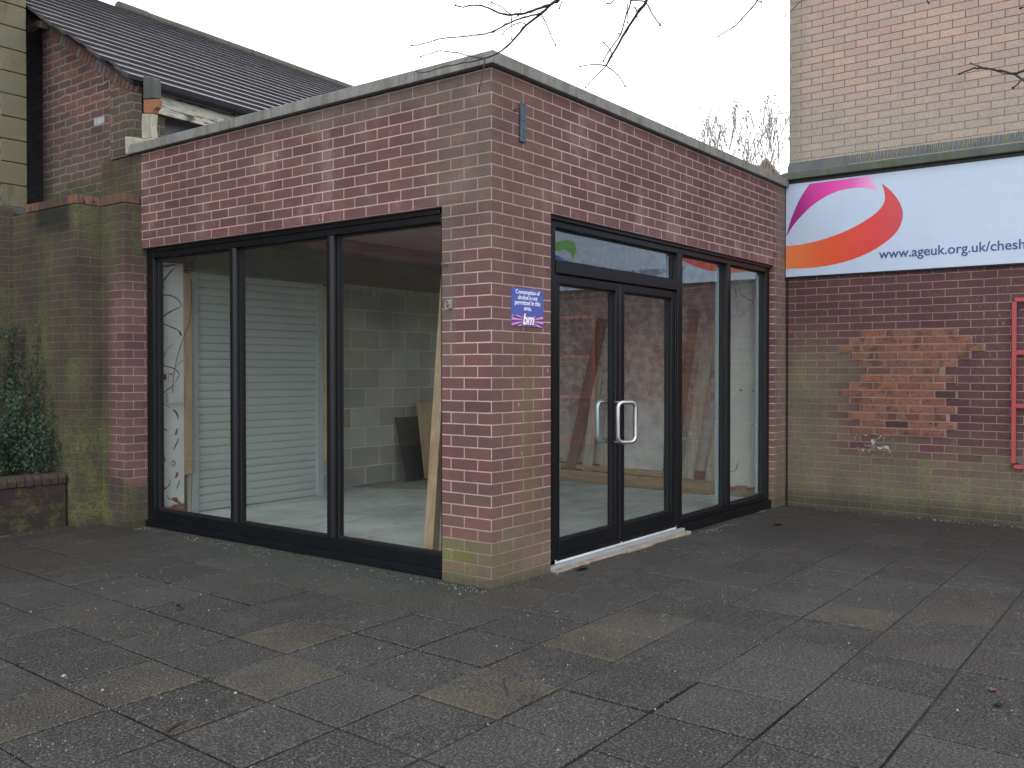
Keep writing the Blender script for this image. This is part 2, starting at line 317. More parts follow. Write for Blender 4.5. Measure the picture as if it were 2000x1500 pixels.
M_RUBBER = plain('gasket', (.012,.012,.013), .6)
M_ALU = plain('brushed aluminium', (.52,.52,.54), .34, 1, .06)
M_HANDLE_IN = plain('inner handle metal', (.55,.66,.70), .3, .6, .06)  # bluish tint of the glass in front is put into this colour
M_SPACER = plain('pale spacer bar', (.50,.62,.67), .45, .1, .04)
g = G('shutter slat'); n = g.noise(g.pos(), 3, 5, .65); s2 = g.noise(g.pos(), 60, 3, .7); c = g.mix(n, (.43,.47,.46), (.51,.55,.54)); c = g.mix(g.mul(g.step(s2, .6, .75), .3), c, (.55,.6,.58)); M_SHUT = g.done(c, .5, 0, .4)
M_GUIDE = plain('shutter guide', (.40,.455,.46), .5, 0, .08)
M_WHITEST = plain('white threshold strip', (.30,.31,.34), .5, 0, .1)
M_SILLTILE = concrete('worn sill tiles', (.36,.31,.245), (.12,.105,.09), .4)
M_MORTAR = concrete('mortar fillet', (.19,.18,.165), (.08,.08,.065), .5)
M_CREAM = concrete('cream mortar flaunching', (.46,.44,.36), (.2,.2,.14), .4)
M_SOOT = concrete('sooty stone', (.10,.11,.10), (.06,.07,.045), .6)
g = G('terracotta capping'); P = g.pos(); n = g.noise(P, 7, 5, .7); st = g.noise(g.scale(P, (14, 14, 2)), 2, 4, .7); c = g.mix(n, (.19,.085,.052), (.25,.12,.075)); c = g.mix(g.mul(g.step(st, .46, .6), .85), c, (.045,.048,.036)); y = g.xyz()[1]; c = g.mix(g.mul(g.band(y, 4.47, 5.0, .03), .75), c, (.045,.040,.034)); c = g.mix(g.mul(g.step(y, 4.30, 4.26), .6), c, (.085,.065,.042)); g.bump(n, .004); M_TERRA = g.done(c, .85)
M_GUTTER = plain('black gutter', (.022,.024,.032), .4, 0, .25)
g = G('concrete roof tile'); n = g.noise(g.pos(), 14, 4, .7); mo = g.step(g.noise(g.pos(), 1.6, 4, .7), .55, .68); c = g.mix(n, (.060,.055,.062), (.080,.074,.080)); c = g.mix(g.mul(mo, .12), c, (.10,.10,.08)); g.bump(g.noise(g.pos(), 90, 3), .001); M_TILE = g.done(c, .30, 0, .8)
M_RIDGE = concrete('ridge tile', (.11,.105,.095), (.12,.125,.08), .6)
g = G('quoin stone'); P = g.pos(); n = g.noise(P, 4, 6, .65); f = g.noise(P, 90, 4, .75); c = g.mix(g.step(n, .35, .7), (.185,.165,.095), (.165,.16,.115)); c = g.mix(g.mul(g.step(f, .6, .72), .5), c, (.34,.33,.27)); c = g.mix(g.mul(g.step(n, .55, .7), .5), c, (.13,.145,.07)); c = g.mix(g.mul(g.step(g.noise(g.scale(P, (2,2,.6)), 3, 5, .7), .52, .68), .55), c, (.075,.078,.055)); g.bump(g.add(f, n), .008); M_QUOIN = g.done(c, .88)
g = G('planter masonry'); P = g.pos(); n = g.noise(P, 6, 6, .7); m = g.noise(P, 17, 5, .75); c = g.mix(n, (.030,.022,.020), (.06,.04,.036)); c = g.mix(g.mul(g.step(m, .52, .66), .8), c, (.085,.085,.022)); c = g.mix(g.step(g.noise(P, 55, 4, .7), .70, .74), c, (.35,.30,.16)); g.bump(g.add(m, n), .012); M_PLANT = g.done(c, .9)
M_PLANTB = brick('blackened brick', [(0, (.032,.024,.024)), (1, (.055,.034,.033))], (.038,.036,.028), wobble=.006, bump=.012, ms=.005, vary=.4, speck=.15,
    stain=lambda g, x, y, z, rv, n1, n2, st: [(g.mul(g.step(g.noise(g.pos(), 9, 5, .75), .5, .62), .75), (.075,.08,.022)), (g.step(g.noise(g.pos(), 40, 4, .7), .70, .73), (.34,.28,.14))])
M_SOIL = plain('soil', (.035,.028,.022), .95)
M_RED = None
g = G('chipped red paint'); n = g.noise(g.pos(), 8, 5, .7); ch = g.step(g.noise(g.pos(), 26, 4, .7), .66, .69); c = g.mix(n, (.30,.035,.035), (.40,.06,.055)); c = g.mix(ch, c, (.55,.45,.44)); M_RED = g.done(c, .5)
M_STEELB = plain('blue grey steel', (.085,.12,.165), .5, .3, .15)
M_RUST = plain('rusty steel', (.11,.08,.06), .7, .4, .3, 60)
M_BARK = plain('dark bark', (.038,.032,.030), .8, 0, .3, 60)
M_BARKF = plain('grey twig', (.30,.26,.22), .85)
def glassmat():
    g = G('window glass'); t = g.t; t.nodes.remove(g.b)
    geo = t.nodes.new('ShaderNodeNewGeometry'); d = t.nodes.new('ShaderNodeVectorMath'); d.operation = 'DOT_PRODUCT'
    t.links.new(geo.outputs['Normal'], d.inputs[0]); t.links.new(geo.outputs['Incoming'], d.inputs[1])
    c = g.math('ABSOLUTE', d.outputs['Value']); k = g.math('POWER', g.sub(1, c), 5)
    fac = g.math('MULTIPLY', g.add(.046, g.mul(k, .954)), 2.1, clamp=True)
    tr = t.nodes.new('ShaderNodeBsdfTransparent'); tr.inputs[0].default_value = (.958, .972, .965, 1)
    gl = t.nodes.new('ShaderNodeBsdfGlossy'); gl.inputs['Roughness'].default_value = .0; gl.inputs[0].default_value = (.95,.97,1,1)
    mx = t.nodes.new('ShaderNodeMixShader'); t.links.new(fac, mx.inputs[0]); t.links.new(tr.outputs[0], mx.inputs[1]); t.links.new(gl.outputs[0], mx.inputs[2]); t.links.new(mx.outputs[0], g.out.inputs[0])
    return g.m
M_GLASS = glassmat()
def flat(name, c, rough=.35): 
    g = G(name); n = g.noise(g.pos(), 5, 4); return g.done(g.mix(n, tuple(q*.95 for q in c), c), rough, 0, .4)
g = G('sign panel'); P = g.pos(); x, y, z = g.xyz()[0:3]; n = g.noise(P, 1.8, 5, .6); d_ = g.noise(g.scale(P, (1, 1, .5)), 30, 4, .75); c = g.mix(n, (.40,.49,.62), (.455,.545,.67)); c = g.mix(g.mul(g.step(d_, .60, .70), g.add(.10, g.mul(g.step(y, -.35, -.02), .5))), c, (.16,.17,.18)); c = g.mix(g.mul(g.step(g.add(z, g.mul(g.sub(n, .5), .2)), 3.22, 3.36), .18), c, (.3,.33,.33)); g.bump(n, .02, .6); M_SIGNW = g.done(c, .3, 0, .5); M_NAVY = flat('navy lettering', (.035,.055,.20)); M_EDGE = plain('black sign frame', (.010,.011,.013), .5)
def grad(name, axis, a, b, stops):
    g = G(name); q = g.xyz()[axis]; n = g.t.nodes.new('ShaderNodeMapRange'); g.set(n.inputs[0], q); n.inputs[1].default_value = a; n.inputs[2].default_value = b
    return g.done(g.ramp(n.outputs[0], stops), .35, 0, .4)
M_PINK = grad('magenta print', 1, -.1, -.95, [(0, (.28,.02,.17)), (.4, (.62,.025,.30)), (.7, (.68,.08,.38)), (1, (.72,.38,.62))])
M_ORANGE = grad('orange red print', 1, 0, -1.15, [(0, (.66,.19,.06)), (.4, (.62,.085,.03)), (.8, (.60,.04,.04)), (1, (.50,.05,.06))])
M_GREENP = flat('green print', (.12,.42,.05)); M_BLUEP = flat('blue print', (.03,.14,.55))
M_NBLUE = flat('notice blue', (.085,.125,.42)); M_NWHITE = flat('notice lettering', (.85,.86,.92)); M_NPINK = flat('notice pink', (.62,.36,.62)); M_NPURP = flat('notice purple', (.15,.05,.22))
M_WHITE = plain('white plastic', (.62,.66,.66), .5); M_CYAN = plain('blue cap', (.10,.35,.42), .5); M_PAPER = plain('crumpled paper', (.6,.6,.57), .9)
M_LEAFB = plain('dead leaf', (.20,.085,.045), .8, 0, .3, 40)
M_BLACK = plain('black plastic', (.012,.012,.013), .4)

# ============================================================ GROUND
def slope(x): return -.009*max(0, min(x, 8))
g = G('old concrete paving'); P = g.pos(); x, y, z = g.xyz()[0:3]
a = g.attr('tone'); tone = g.xyz(a['Color'])
big = g.noise(P, .9, 5, .6); mid = g.noise(P, 6, 5, .7); fine = g.noise(P, 85, 4, .8); vs = g.vor(P, 75)
c = g.mix(tone[0], (.026,.026,.025), (.056,.055,.052)); c = g.mix(g.mul(tone[1], g.step(g.noise(P, 3.1, 5, .7), .30, .60)), c, (.094,.076,.048))
c = g.mix(g.mul(g.step(big, .38, .62), .75), c, (.030,.027,.024)); c = g.mix(g.mul(g.step(g.noise(P, 2.3, 5, .7, .5), .50, .64), .45), c, (.066,.057,.044)); c = g.mix(g.mul(g.step(mid, .5, .72), .4), c, (.075,.073,.068))
grn = g.mul(g.step(g.add(x, g.mul(g.sub(big, .5), .9)), -.75, -.12), g.mul(g.step(x, .35, .0), g.band(y, .2, 2.9, .4))); c = g.mix(g.mul(grn, .75), c, (.030,.044,.032))
c = g.mix(g.mul(g.step(fine, .50, .62), .68), c, (.165,.163,.155)); c = g.mix(g.mul(g.step(fine, .48, .36), .75), c, (.009,.010,.011))
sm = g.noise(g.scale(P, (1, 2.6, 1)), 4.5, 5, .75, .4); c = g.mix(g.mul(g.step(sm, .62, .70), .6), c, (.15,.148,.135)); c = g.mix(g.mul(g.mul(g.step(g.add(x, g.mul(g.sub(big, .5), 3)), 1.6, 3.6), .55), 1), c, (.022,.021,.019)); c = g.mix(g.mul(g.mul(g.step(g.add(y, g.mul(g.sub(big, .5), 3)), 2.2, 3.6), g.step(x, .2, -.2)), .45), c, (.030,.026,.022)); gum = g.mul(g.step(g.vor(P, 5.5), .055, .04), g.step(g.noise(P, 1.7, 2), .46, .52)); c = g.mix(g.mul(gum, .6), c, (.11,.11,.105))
g.bump(g.add(g.mul(fine, .6), g.mul(mid, .8)), .004)
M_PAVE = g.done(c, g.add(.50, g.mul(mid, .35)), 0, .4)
g = G('joint dirt'); n = g.noise(g.pos(), 5, 5, .7); M_JOINT = g.done(g.mix(g.step(n, .5, .62), (.020,.020,.019), (.036,.038,.026)), .95)
g = G('far tarmac'); n = g.noise(g.pos(), 40, 4, .7); M_FAR = g.done(g.mix(n, (.03,.031,.032), (.06,.06,.06)), .85)

A = Vector((.458, .008)); B = Vector((.018, .452)); O = Vector((-1.66, -.03))
det = A.x*B.y-A.y*B.x
def cell(px, py):
    p = at(px, py, 2, 0); q = Vector((p.x, p.y))-O
    return math.floor((q.x*B.y-q.y*B.x)/det), math.floor((A.x*q.y-A.y*q.x)/det)
brown = {cell(*q): k for q, k in [((565,1240), .9), ((540,1322), .7), ((330,1345), .8), ((960,1350), .95), ((1190,1255), 1.0), ((1690,1210), .8), ((1880,1205), .55), ((90,1415), .9), ((1235,1215), .6), ((1110,1110), .2)]}
bm = MB(); tones = []
GAP = .0078
for i in range(-15, 17):
    for j in range(-20, 13):
        o = O+A*i+B*j
        cx, cy = (o+A*.5+B*.5)
        if cx > .15 and cy > .2: continue
        if cy > 5.6 or cy < -8.6 or cx > 5.3: continue
        near = (abs(cx+1.6) < 2.4 and cy < 1.4)
        gp = (GAP if cx < -.6 else GAP*.62)*(rnd.uniform(.55, 1.2)); b = .006 if True else 0
        q = [o+A*(gp/.458)+B*(gp/.452), o+A*(1-gp/.458)+B*(gp/.452), o+A*(1-gp/.458)+B*(1-gp/.452), o+A*(gp/.458)+B*(1-gp/.452)]
        cen = (q[0]+q[2])/2; dz = rnd.uniform(-.0025, .0025); tx, ty = rnd.uniform(-.006, .006), rnd.uniform(-.006, .006)
        def zz(p, k): return slope(p.x)+dz+(p.x-cen.x)*tx+(p.y-cen.y)*ty-k
        inn = [cen+(p-cen)*(1-b/.22) for p in q]
        n0 = len(bm.f)
        vs = [(p.x, p.y, zz(p, .05)) for p in q]+[(p.x, p.y, zz(p, .004)) for p in q]+[(p.x, p.y, zz(p, 0)) for p in inn]
        bm.add(vs, [(8,9,10,11)]+[(k, (k+1) % 4, (k+1) % 4+4, k+4) for k in range(4)]+[(k+4, (k+1) % 4+4, (k+1) % 4+8, k+8) for k in range(4)])
        t = rnd.random(); br = brown.get((i, j), .22 if rnd.random() < .12 else 0)
        tones += [(t, br, 0)]*(len(bm.f)-n0)
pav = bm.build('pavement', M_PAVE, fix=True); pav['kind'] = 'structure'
ca = pav.data.color_attributes.new('tone', 'FLOAT_COLOR', 'CORNER')
k = 0
for p in pav.data.polygons:
    for li in p.loop_indices: ca.data[li].color = (*tones[p.index], 1)
m = MB()                                                   # joint filling: level rises and falls, so joints come and go
NX_, NY_ = 180, 190; vs = []
for i in range(NX_+1):
    for j in range(NY_+1):
        x_ = -9+14.3*i/NX_; y_ = -9.5+15.5*j/NY_
        f_ = .5+.75*noise.noise(Vector((x_*1.15, y_*1.15, 2.0)))+.35*noise.noise(Vector((x_*5, y_*5, 7.0)))+max(0, min(.75, (x_+.9)*.35))-(.25 if (x_ < -.9 and y_ < 1.2) else 0)
        vs.append((x_, y_, slope(x_)-.018+.0135*max(0, min(1, f_))))
m.add(vs, [(i*(NY_+1)+j, (i+1)*(NY_+1)+j, (i+1)*(NY_+1)+j+1, i*(NY_+1)+j+1) for i in range(NX_) for j in range(NY_)])
o = m.build('ground', M_JOINT, fix=False); o['kind'] = 'structure'
m = MB(); m.add([(-300,-300,-.09), (300,-300,-.09), (300,300,-.09), (-300,300,-.09)], [(0,1,2,3)])
o = m.build('street', M_FAR, fix=False); o['kind'] = 'structure'
# grit on the paving
m = MB(); gr = random.Random(3)
def chip(m, p, s, gr):
    n = gr.choice((4, 5, 6)); a0 = gr.random()*6; el = gr.uniform(.45, 1)
    ps = [(p[0]+math.cos(a0+6.283*k/n)*s*gr.uniform(.7, 1.1), p[1]+math.sin(a0+6.283*k/n)*s*el*gr.uniform(.7, 1.1)) for k in range(n)]
    h = s*gr.uniform(.3, .7); z0 = slope(p[0])-.002
    m.add([(a, b, z0) for a, b in ps]+[((a-p[0])*.6+p[0], (b-p[1])*.6+p[1], z0+h+.003) for a, b in ps], [list(range(n, 2*n))]+[[k, (k+1) % n, (k+1) % n+n, k+n] for k in range(n)])
cnt = 0
while cnt < 1250:
    px, py = gr.uniform(-50, 2050), 1000+500*gr.random()**1.7
    p = at(px, py, 2, 0)
    if (p.x > -.02 and p.y > -.08) or p.x > 4.98 or (p.x > -.4 and p.y > 3.9) or p.y > 4.48: continue
    if noise.noise(p*1.3) < gr.uniform(-.45, .35): continue
    s = gr.uniform(.0012, .0034)*(1.7 if gr.random() < .05 else 1)
    chip(m, p, s, gr); cnt += 1
for q in [(125,1320,.014), (200,1348,.009), (460,1353,.008), (898,1160,.008), (1658,1256,.006), (1090,1466,.009), (1495,1485,.008), (660,1072,.009), (1715,1330,.006), (1870,1387,.008), (60,1195,.007), (970,1262,.008), (1140,1247,.006)]:
    chip(m, at(q[0], q[1], 2, 0), q[2], gr)
for (ax, ay, bx, by, n_) in [(4.96, -.1, 4.96, -3.2, 420), (2.8, -.06, 4.95, -.06, 160), (-2.2, 4.44, -.45, 4.44, 160), (-.2, 3.88, -.02, 3.9, 30), (-.04, .45, -.04, 3.8, 90), (-.03, -.02, -.03, .4, 40), (0, -.03, .65, -.03, 50)]:
    for _ in range(n_):
        k = gr.random(); off = abs(gr.gauss(0, .06)); ln = math.hypot(bx-ax, by-ay); nx, ny = (by-ay)/ln, -(bx-ax)/ln
        x_, y_ = ax+(bx-ax)*k, ay+(by-ay)*k
        if nx*(-4.6-x_)+ny*(-3.7-y_) < 0: nx, ny = -nx, -ny
        chip(m, (x_+nx*off, y_+ny*off, 0), gr.uniform(.0015, .0048), gr)
o = m.build('grit', plain('pale grit', (.33,.32,.29), .8, 0, .35, 300)); tag(o, 'pale chips and grit scattered over the dark paving', 'grit'); o['kind'] = 'stuff'
# moss in the joints
m = MB()
for c0, n in [((405,1330), 60), ((470,1368), 25), ((640,1312), 25), ((680,1228), 30), ((600,1092), 90), ((500,1072), 50), ((1180,1280), 60), ((1000,1230), 20), ((300,1228), 25), ((940,1302), 30), ((230,1048), 40), ((860,1128), 30), ((1560,1000), 30)]:
    p0 = at(*c0, 2, 0)
    for _ in range(n):
        t = gr.gauss(0, .13); dd = A.normalized() if _ % 2 else B.normalized(); q = Vector((p0.x+dd.x*t+gr.gauss(0, .004), p0.y+dd.y*t+gr.gauss(0, .004)))
        for kk in range(3):
            an = gr.random()*6.28; h = gr.uniform(.004, .014); w_ = .003
            z0 = slope(q.x)-.006
            m.add([(q.x-w_*math.sin(an), q.y+w_*math.cos(an), z0), (q.x+w_*math.sin(an), q.y-w_*math.cos(an), z0), (q.x+math.cos(an)*h*.7, q.y+math.sin(an)*h*.7, z0+h+.004)], [(0,1,2)])
o = m.build('moss', plain('joint moss', (.065,.075,.03), .9, 0, .3, 50), fix=False); tag(o, 'small tufts of moss growing in the paving joints', 'moss'); o['kind'] = 'stuff'

# ============================================================ SHOP UNIT (the vacant corner kiosk)
shop = thing('shop_unit', 'single storey red brick corner shop unit with black glazed fronts and flat roof', 'building')
XE, YE, ZL, ZT = 5.004, 3.955, 2.465, 3.298
m = MB()
m.box(0, .657, 0, .4177, -.08, ZT)                       # corner pier
m.box(0, .22, .4177, YE, ZL, ZT)                         # brickwork over the left window
m.box(.657, 4.69, 0, .22, ZL, ZT)                        # brickwork over the door
m.box(4.69, XE, 0, .25, -.10, ZT)                        # end pier
m.build('wall', M_KIOSK, shop, bevel=.003)
m = MB()                                                 # coping stones
ys = [-.045, .62, 1.93, 2.62, 3.62, 4.09]
for a_, b_ in zip(ys, ys[1:]): m.box(-.045, .29, a_+(.003 if a_ > 0 else 0), b_, 3.305, 3.385)
xs = [.29, .93, 1.9, 2.85, 3.8, 4.99]
for a_, b_ in zip(xs, xs[1:]): m.box(a_+.003, b_, -.045, .29, 3.305, 3.385)
m.build('coping', M_COPE, shop, bevel=.006)
m = MB(); m.box(.2, 4.98, .2, 4.15, 3.16, 3.25); m.build('roof', plain('felt roof', (.07,.07,.075), .9), shop)
m = MB(); m.box(.05, 5.0, .05, 4.4, -.2, .05); m.build('floor', M_FLOOR, shop)
m = MB(); m.box(.22, 4.95, .22, 4.19, 2.86, 2.93); m.build('ceiling', M_CEIL, shop)
# ---- left shop window
def bars(boxes, name, mat, parent, bev=.004):
    m = MB()
    for b_ in boxes: m.box(*b_)
    return m.build(name, mat, parent, bevel=bev)
X0, X1 = .05, .15
win = bars([(X0, X1, .4179, .47, .0, ZL-.001), (X0, X1, 3.85, YE-.001, .0, ZL-.001), (X0, X1, .47, 3.85, 2.375, ZL-.001), (X0, X1, .47, 3.85, .0, .15),
            (.024, X0+.001, .4181, YE-.002, .0, .055), (.038, X0+.001, .47, 3.85, 2.425, 2.463)], 'window', M_FRAME, shop, .005)
for y0 in (2.68, 1.52):
    mm = MB(); n = 8; pr = [(X1, y0), (X0+.02, y0)]+[(X0+.02-.028*math.sin(math.pi*k/n), y0+.0425-.0425*math.cos(math.pi*k/n)) for k in range(n+1)]+[(X1, y0+.085)]
    mm.prism([(a_, b_, .151) for a_, b_ in pr], (0, 0, 2.223)); mm.build('mullion', M_FRAME, win)
mm = MB()
for (y0, y1) in ((.47,1.52), (1.605,2.68), (2.765,3.85)):
    for bx in [(.088,.112,y0,y0+.014,.15,2.375), (.088,.112,y1-.014,y1,.15,2.375), (.088,.112,y0+.014,y1-.014,.15,.164), (.088,.112,y0+.014,y1-.014,2.361,2.375)]: mm.box(*bx)
mm.build('gasket', M_RUBBER, win)
for (y0, y1) in ((.47,1.52), (1.605,2.68), (2.765,3.85)):
    q = MB(); q.box(.097, .103, y0+.004, y1-.004, .154, 2.371); q.build('pane', M_GLASS, win)
# ---- right front: fanlight, doors, side lights
Y0, Y1 = .05, .15
fr = bars([(.6575, .785, Y0, Y1, .0, ZL-.001), (2.62, 2.71, Y0-.01, Y1, .0, ZL-.075), (4.60, 4.6895, Y0, Y1, -.03, ZL-.001), (.785, 4.60, Y0, Y1, 2.39, ZL-.001), (.658, 4.689, Y0-.022, Y0+.001, 2.435, 2.462),
           (.785, 2.62, Y0-.008, Y1, 2.07, 2.16), (2.71, 4.60, Y0, Y1, .0, .10), (2.71, 4.689, .022, Y0+.001, -.04, .048), (3.64, 3.72, Y0-.006, Y1, .10, 2.39)], 'door_frame', M_FRAME, shop, .004)
def pane(parent, x0, x1, z0, z1, g_=.012):
    q = MB()
    for bx in [(x0,x0+g_,.088,.112,z0,z1), (x1-g_,x1,.088,.112,z0,z1), (x0+g_,x1-g_,.088,.112,z0,z0+g_), (x0+g_,x1-g_,.088,.112,z1-g_,z1)]: q.box(*bx)
    q.build('gasket', M_RUBBER, parent)
    q = MB(); q.box(x0+.003, x1-.003, .097, .103, z0+.003, z1-.003); q.build('pane', M_GLASS, parent)
pane(fr, .785, 2.62, 2.16, 2.39); pane(fr, 2.71, 3.64, .10, 2.39); pane(fr, 3.72, 4.60, .10, 2.39)
for x0 in (3.602, 4.562):
    q = MB(); q.box(x0, x0+.024, .122, .150, .115, 2.36); q.build('spacer_bar', M_SPACER, fr, bevel=.003)
q = MB(); q.box(2.585, 2.600, .118, .150, 2.18, 2.37); q.build('spacer_bar', M_SPACER, fr)
for k, (a_, b_) in enumerate(((.792, 1.684), (1.694, 2.612))):
    st = .060
    d = bars([(a_, a_+st, .058, .135, .035, 2.06), (b_-st, b_, .058, .135, .035, 2.06), (a_+st, b_-st, .058, .135, .035, .175), (a_+st, b_-st, .058, .135, 2.0, 2.06), (a_+.004, b_-.004, .045, .059, .04, .075)], 'door', M_FRAME, shop, .004)
    pane(d, a_+st, b_-st, .175, 2.0)
    q = MB()
    if k == 0: q.box(b_+.0005, b_+.0035, .060, .066, .04, 2.05); q.build('brush_strip', M_ALU, d)
    else: q.box(b_+.0015, b_+.0065, .058, .064, .05, 2.05); q.build('brush_strip', M_ALU, d)
    # handles
    hz0, hz1, hr = .832, 1.140, .0165
    def loop(p0, p1):       # rounded rectangle between two vertical lines (x, y)
        pts = []; rc = .045; L = Vector((p1[0]-p0[0], p1[1]-p0[1], 0)); ln = L.length; L.normalize()
        for (cx, cz, a0) in ((ln-rc, hz1-rc, 0), (rc, hz1-rc, 90), (rc, hz0+rc, 180), (ln-rc, hz0+rc, 270)):
            for t in range(0, 91, 15):
                an = R(a0+t); pts.append(Vector((p0[0], p0[1], 0))+L*(cx+rc*math.cos(an))+Vector((0, 0, cz+rc*math.sin(an))))
        return pts
    if k == 1:
        ha, hb = at(1207, 820, 1, .012), at(1241, 820, 1, -.055); q = MB(); q.tube(loop((ha.x, ha.y), (hb.x, hb.y)), hr, 10, True); q.tube([(ha.x+.03, .06, hz0), (ha.x+.03, ha.y-.01, hz0)], .009, 8); q.tube([(ha.x+.03, .06, hz1), (ha.x+.03, ha.y-.01, hz1)], .009, 8)
        q.build('handle', M_ALU, d, smooth=True)
        q = MB(); q.tube([(2.5, .09, 1.0), (2.5, .058, 1.0)], .0, 3) if False else None
    else:
        q = MB(); ha, hb = at(1203, 820, 1, .150), at(1167, 820, 1, .225); pts = loop((ha.x, ha.y), (hb.x, hb.y)); q.tube(pts, hr*1.25, 10, True); q.build('handle', M_HANDLE_IN, d, smooth=True)
q = MB(); q.box(.66, 2.70, .004, .058, -.03, .024); q.build('threshold', M_WHITEST, shop, bevel=.008)
q = MB(); xx = .66
while xx < 2.68:
    L_ = rnd.uniform(.17, .23); q.box(xx+.003, min(xx+L_, 2.72), -.042+rnd.uniform(-.012, .008), .003, -.04, .006+rnd.uniform(-.010, .002)); xx += L_
q.build('sill', M_SILLTILE, shop, bevel=.005)
q = MB(); xx = 2.72
while xx < 4.7:
    L_ = rnd.uniform(.12, .5); q.box(xx, min(xx+L_, 4.75), -.02+rnd.uniform(-.03, .012), .0215, -.09, -.028+slope(xx)*.3+rnd.uniform(-.006, .006)); xx += L_
q.build('mortar_fillet', M_MORTAR, shop, bevel=.008)

# ---- inside
q = MB(); q.box(2.34, 5.0, 4.2, 4.34, 0, 2.325); q.box(2.335, 2.4, 3.99, 4.2, 0, 2.325); q.build('block_wall', M_BLOCK, shop)
q = MB()                                                  # ragged plaster ledge over the blocks
xx = 2.34
while xx < 4.9:
    L_ = rnd.uniform(.05, .14); q.box(xx, min(xx+L_, 4.9), 4.172+rnd.uniform(0, .012), 4.21, 2.31-rnd.choice((0, .01, .03, .06))*1.0, 2.352+rnd.uniform(-.004, .004)); xx += L_
q.build('plaster_ledge', plain('ragged plaster', (.33,.34,.31), .9, 0, .2, 12, .004), shop)
q = MB(); q.box(.12, 5.0, 4.215, 4.35, 2.33, 3.2); q.box(.12, 2.34, 4.05, 4.2, 2.33, 3.2); q.box(.12, 2.34, 4.1, 4.34, 0, 2.33); q.build('inner_wall', M_INBRICK, shop)
q = MB(); q.box(4.9, 5.003, .25, 4.2, 0, 3.2); q.build('inner_wall', M_PATCHY, shop)
q = MB(); q.box(4.672, 4.899, .153, .49, .0, 2.86); q.build('plaster_pier', M_PLASTER, shop, bevel=.008)
q = MB(); q.box(.155, .405, 3.93, 4.09, .0, 2.36); q.build('plaster_pier', M_PLASTER, shop, bevel=.004)
# scribbled peeling marks on the left pier (relief cracks)
q = MB(); q.m = 0
def mark(pts, wd, mi):
    q.m = mi
    P3 = [at(a_, b_, 1, 3.9285) for a_, b_ in pts]
    sm = []
    for i in range(len(P3)-1):
        p0, p1, p2, p3 = P3[max(i-1, 0)], P3[i], P3[i+1], P3[min(i+2, len(P3)-1)]
        for t in (0, .25, .5, .75): sm.append(.5*((2*p1)+(p2-p0)*t+(2*p0-5*p1+4*p2-p3)*t*t+(3*p1-p0-3*p2+p3)*t**3))
    sm.append(P3[-1]); N = len(sm)
    q.tube(sm, [wd*(.35+.75*math.sin(math.pi*min(1, max(0, (i+.6)/N))))*rnd.uniform(.8, 1.2) for i in range(N)], 6)
for pts, wd, mi in [
    ([(314,519),(325,520),(338,517),(345,520)], .008, 0), ([(340,524),(328,537),(318,552),(321,564)], .008, 0), ([(314,579),(326,576),(340,580),(350,588),(356,600)], .006, 0),
    ([(352,600),(338,606),(324,614),(316,622)], .007, 0), ([(314,630),(328,636),(342,642),(350,647)], .006, 0), ([(350,646),(354,656)], .012, 1),
    ([(340,671),(328,681),(319,697),(319,711),(326,716),(338,719),(350,730),(346,740),(338,752)], .005, 0), ([(340,752),(326,762),(315,773),(314,783),(322,790),(332,797)], .006, 0),
    ([(338,800),(345,807),(348,818)], .010, 1), ([(346,837),(343,850)], .011, 1), ([(349,855),(345,866),(338,880)], .006, 0), ([(317,826),(318,836),(328,842)], .006, 0),
    ([(316,874),(317,886),(323,902)], .014, 2), ([(334,905),(338,900),(342,905),(338,910),(334,906)], .006, 2), ([(346,922),(345,930),(341,932)], .011, 1),
    ([(333,936),(331,946),(325,953),(315,962)], .004, 0), ([(314,962),(320,954),(323,952)], .012, 1), ([(325,966),(331,975),(337,975)], .004, 0), ([(336,974),(343,976),(348,981)], .020, 1),
    ([(351,938),(348,948),(344,955)], .005, 0), ([(315,993),(330,995),(345,994)], .014, 1), ([(345,994),(350,984),(353,980)], .016, 2)]: mark(pts, wd, mi)
for v in range(len(q.v)):
    a_ = q.v[v]; q.v[v] = (a_[0], 3.9285+(a_[1]-3.9285)*.12, a_[2])
q.build('plaster_damage', [plain('exposed backing', (.12,.10,.085), .9), plain('old red paint', (.30,.05,.045), .8), plain('rusty filler', (.27,.19,.13), .9)], shop)
q = MB(); q.box(.405, .49, 3.925, 3.99, .42, 2.28); q.build('timber_stud', M_PINE, shop, bevel=.003)
q = MB(); q.box(.455, .49, 3.95, 4.09, .05, .42); q.build('timber_stud', M_GREYWOOD, shop)
q = MB(); q.box(2.105, 2.33, 3.93, 3.988, .42, 2.28); q.build('timber_stud', M_PINE, shop, bevel=.003)
q = MB(); q.box(2.315, 2.334, 3.945, 3.989, .05, .42); q.build('timber_stud', wood('pale batten', (.50,.46,.33), (.4,.36,.25), (9,9,1)), shop)
q = MB(); q.box(2.105, 2.314, 3.972, 4.09, .05, .42); q.build('block_wall', M_BLOCK, shop)
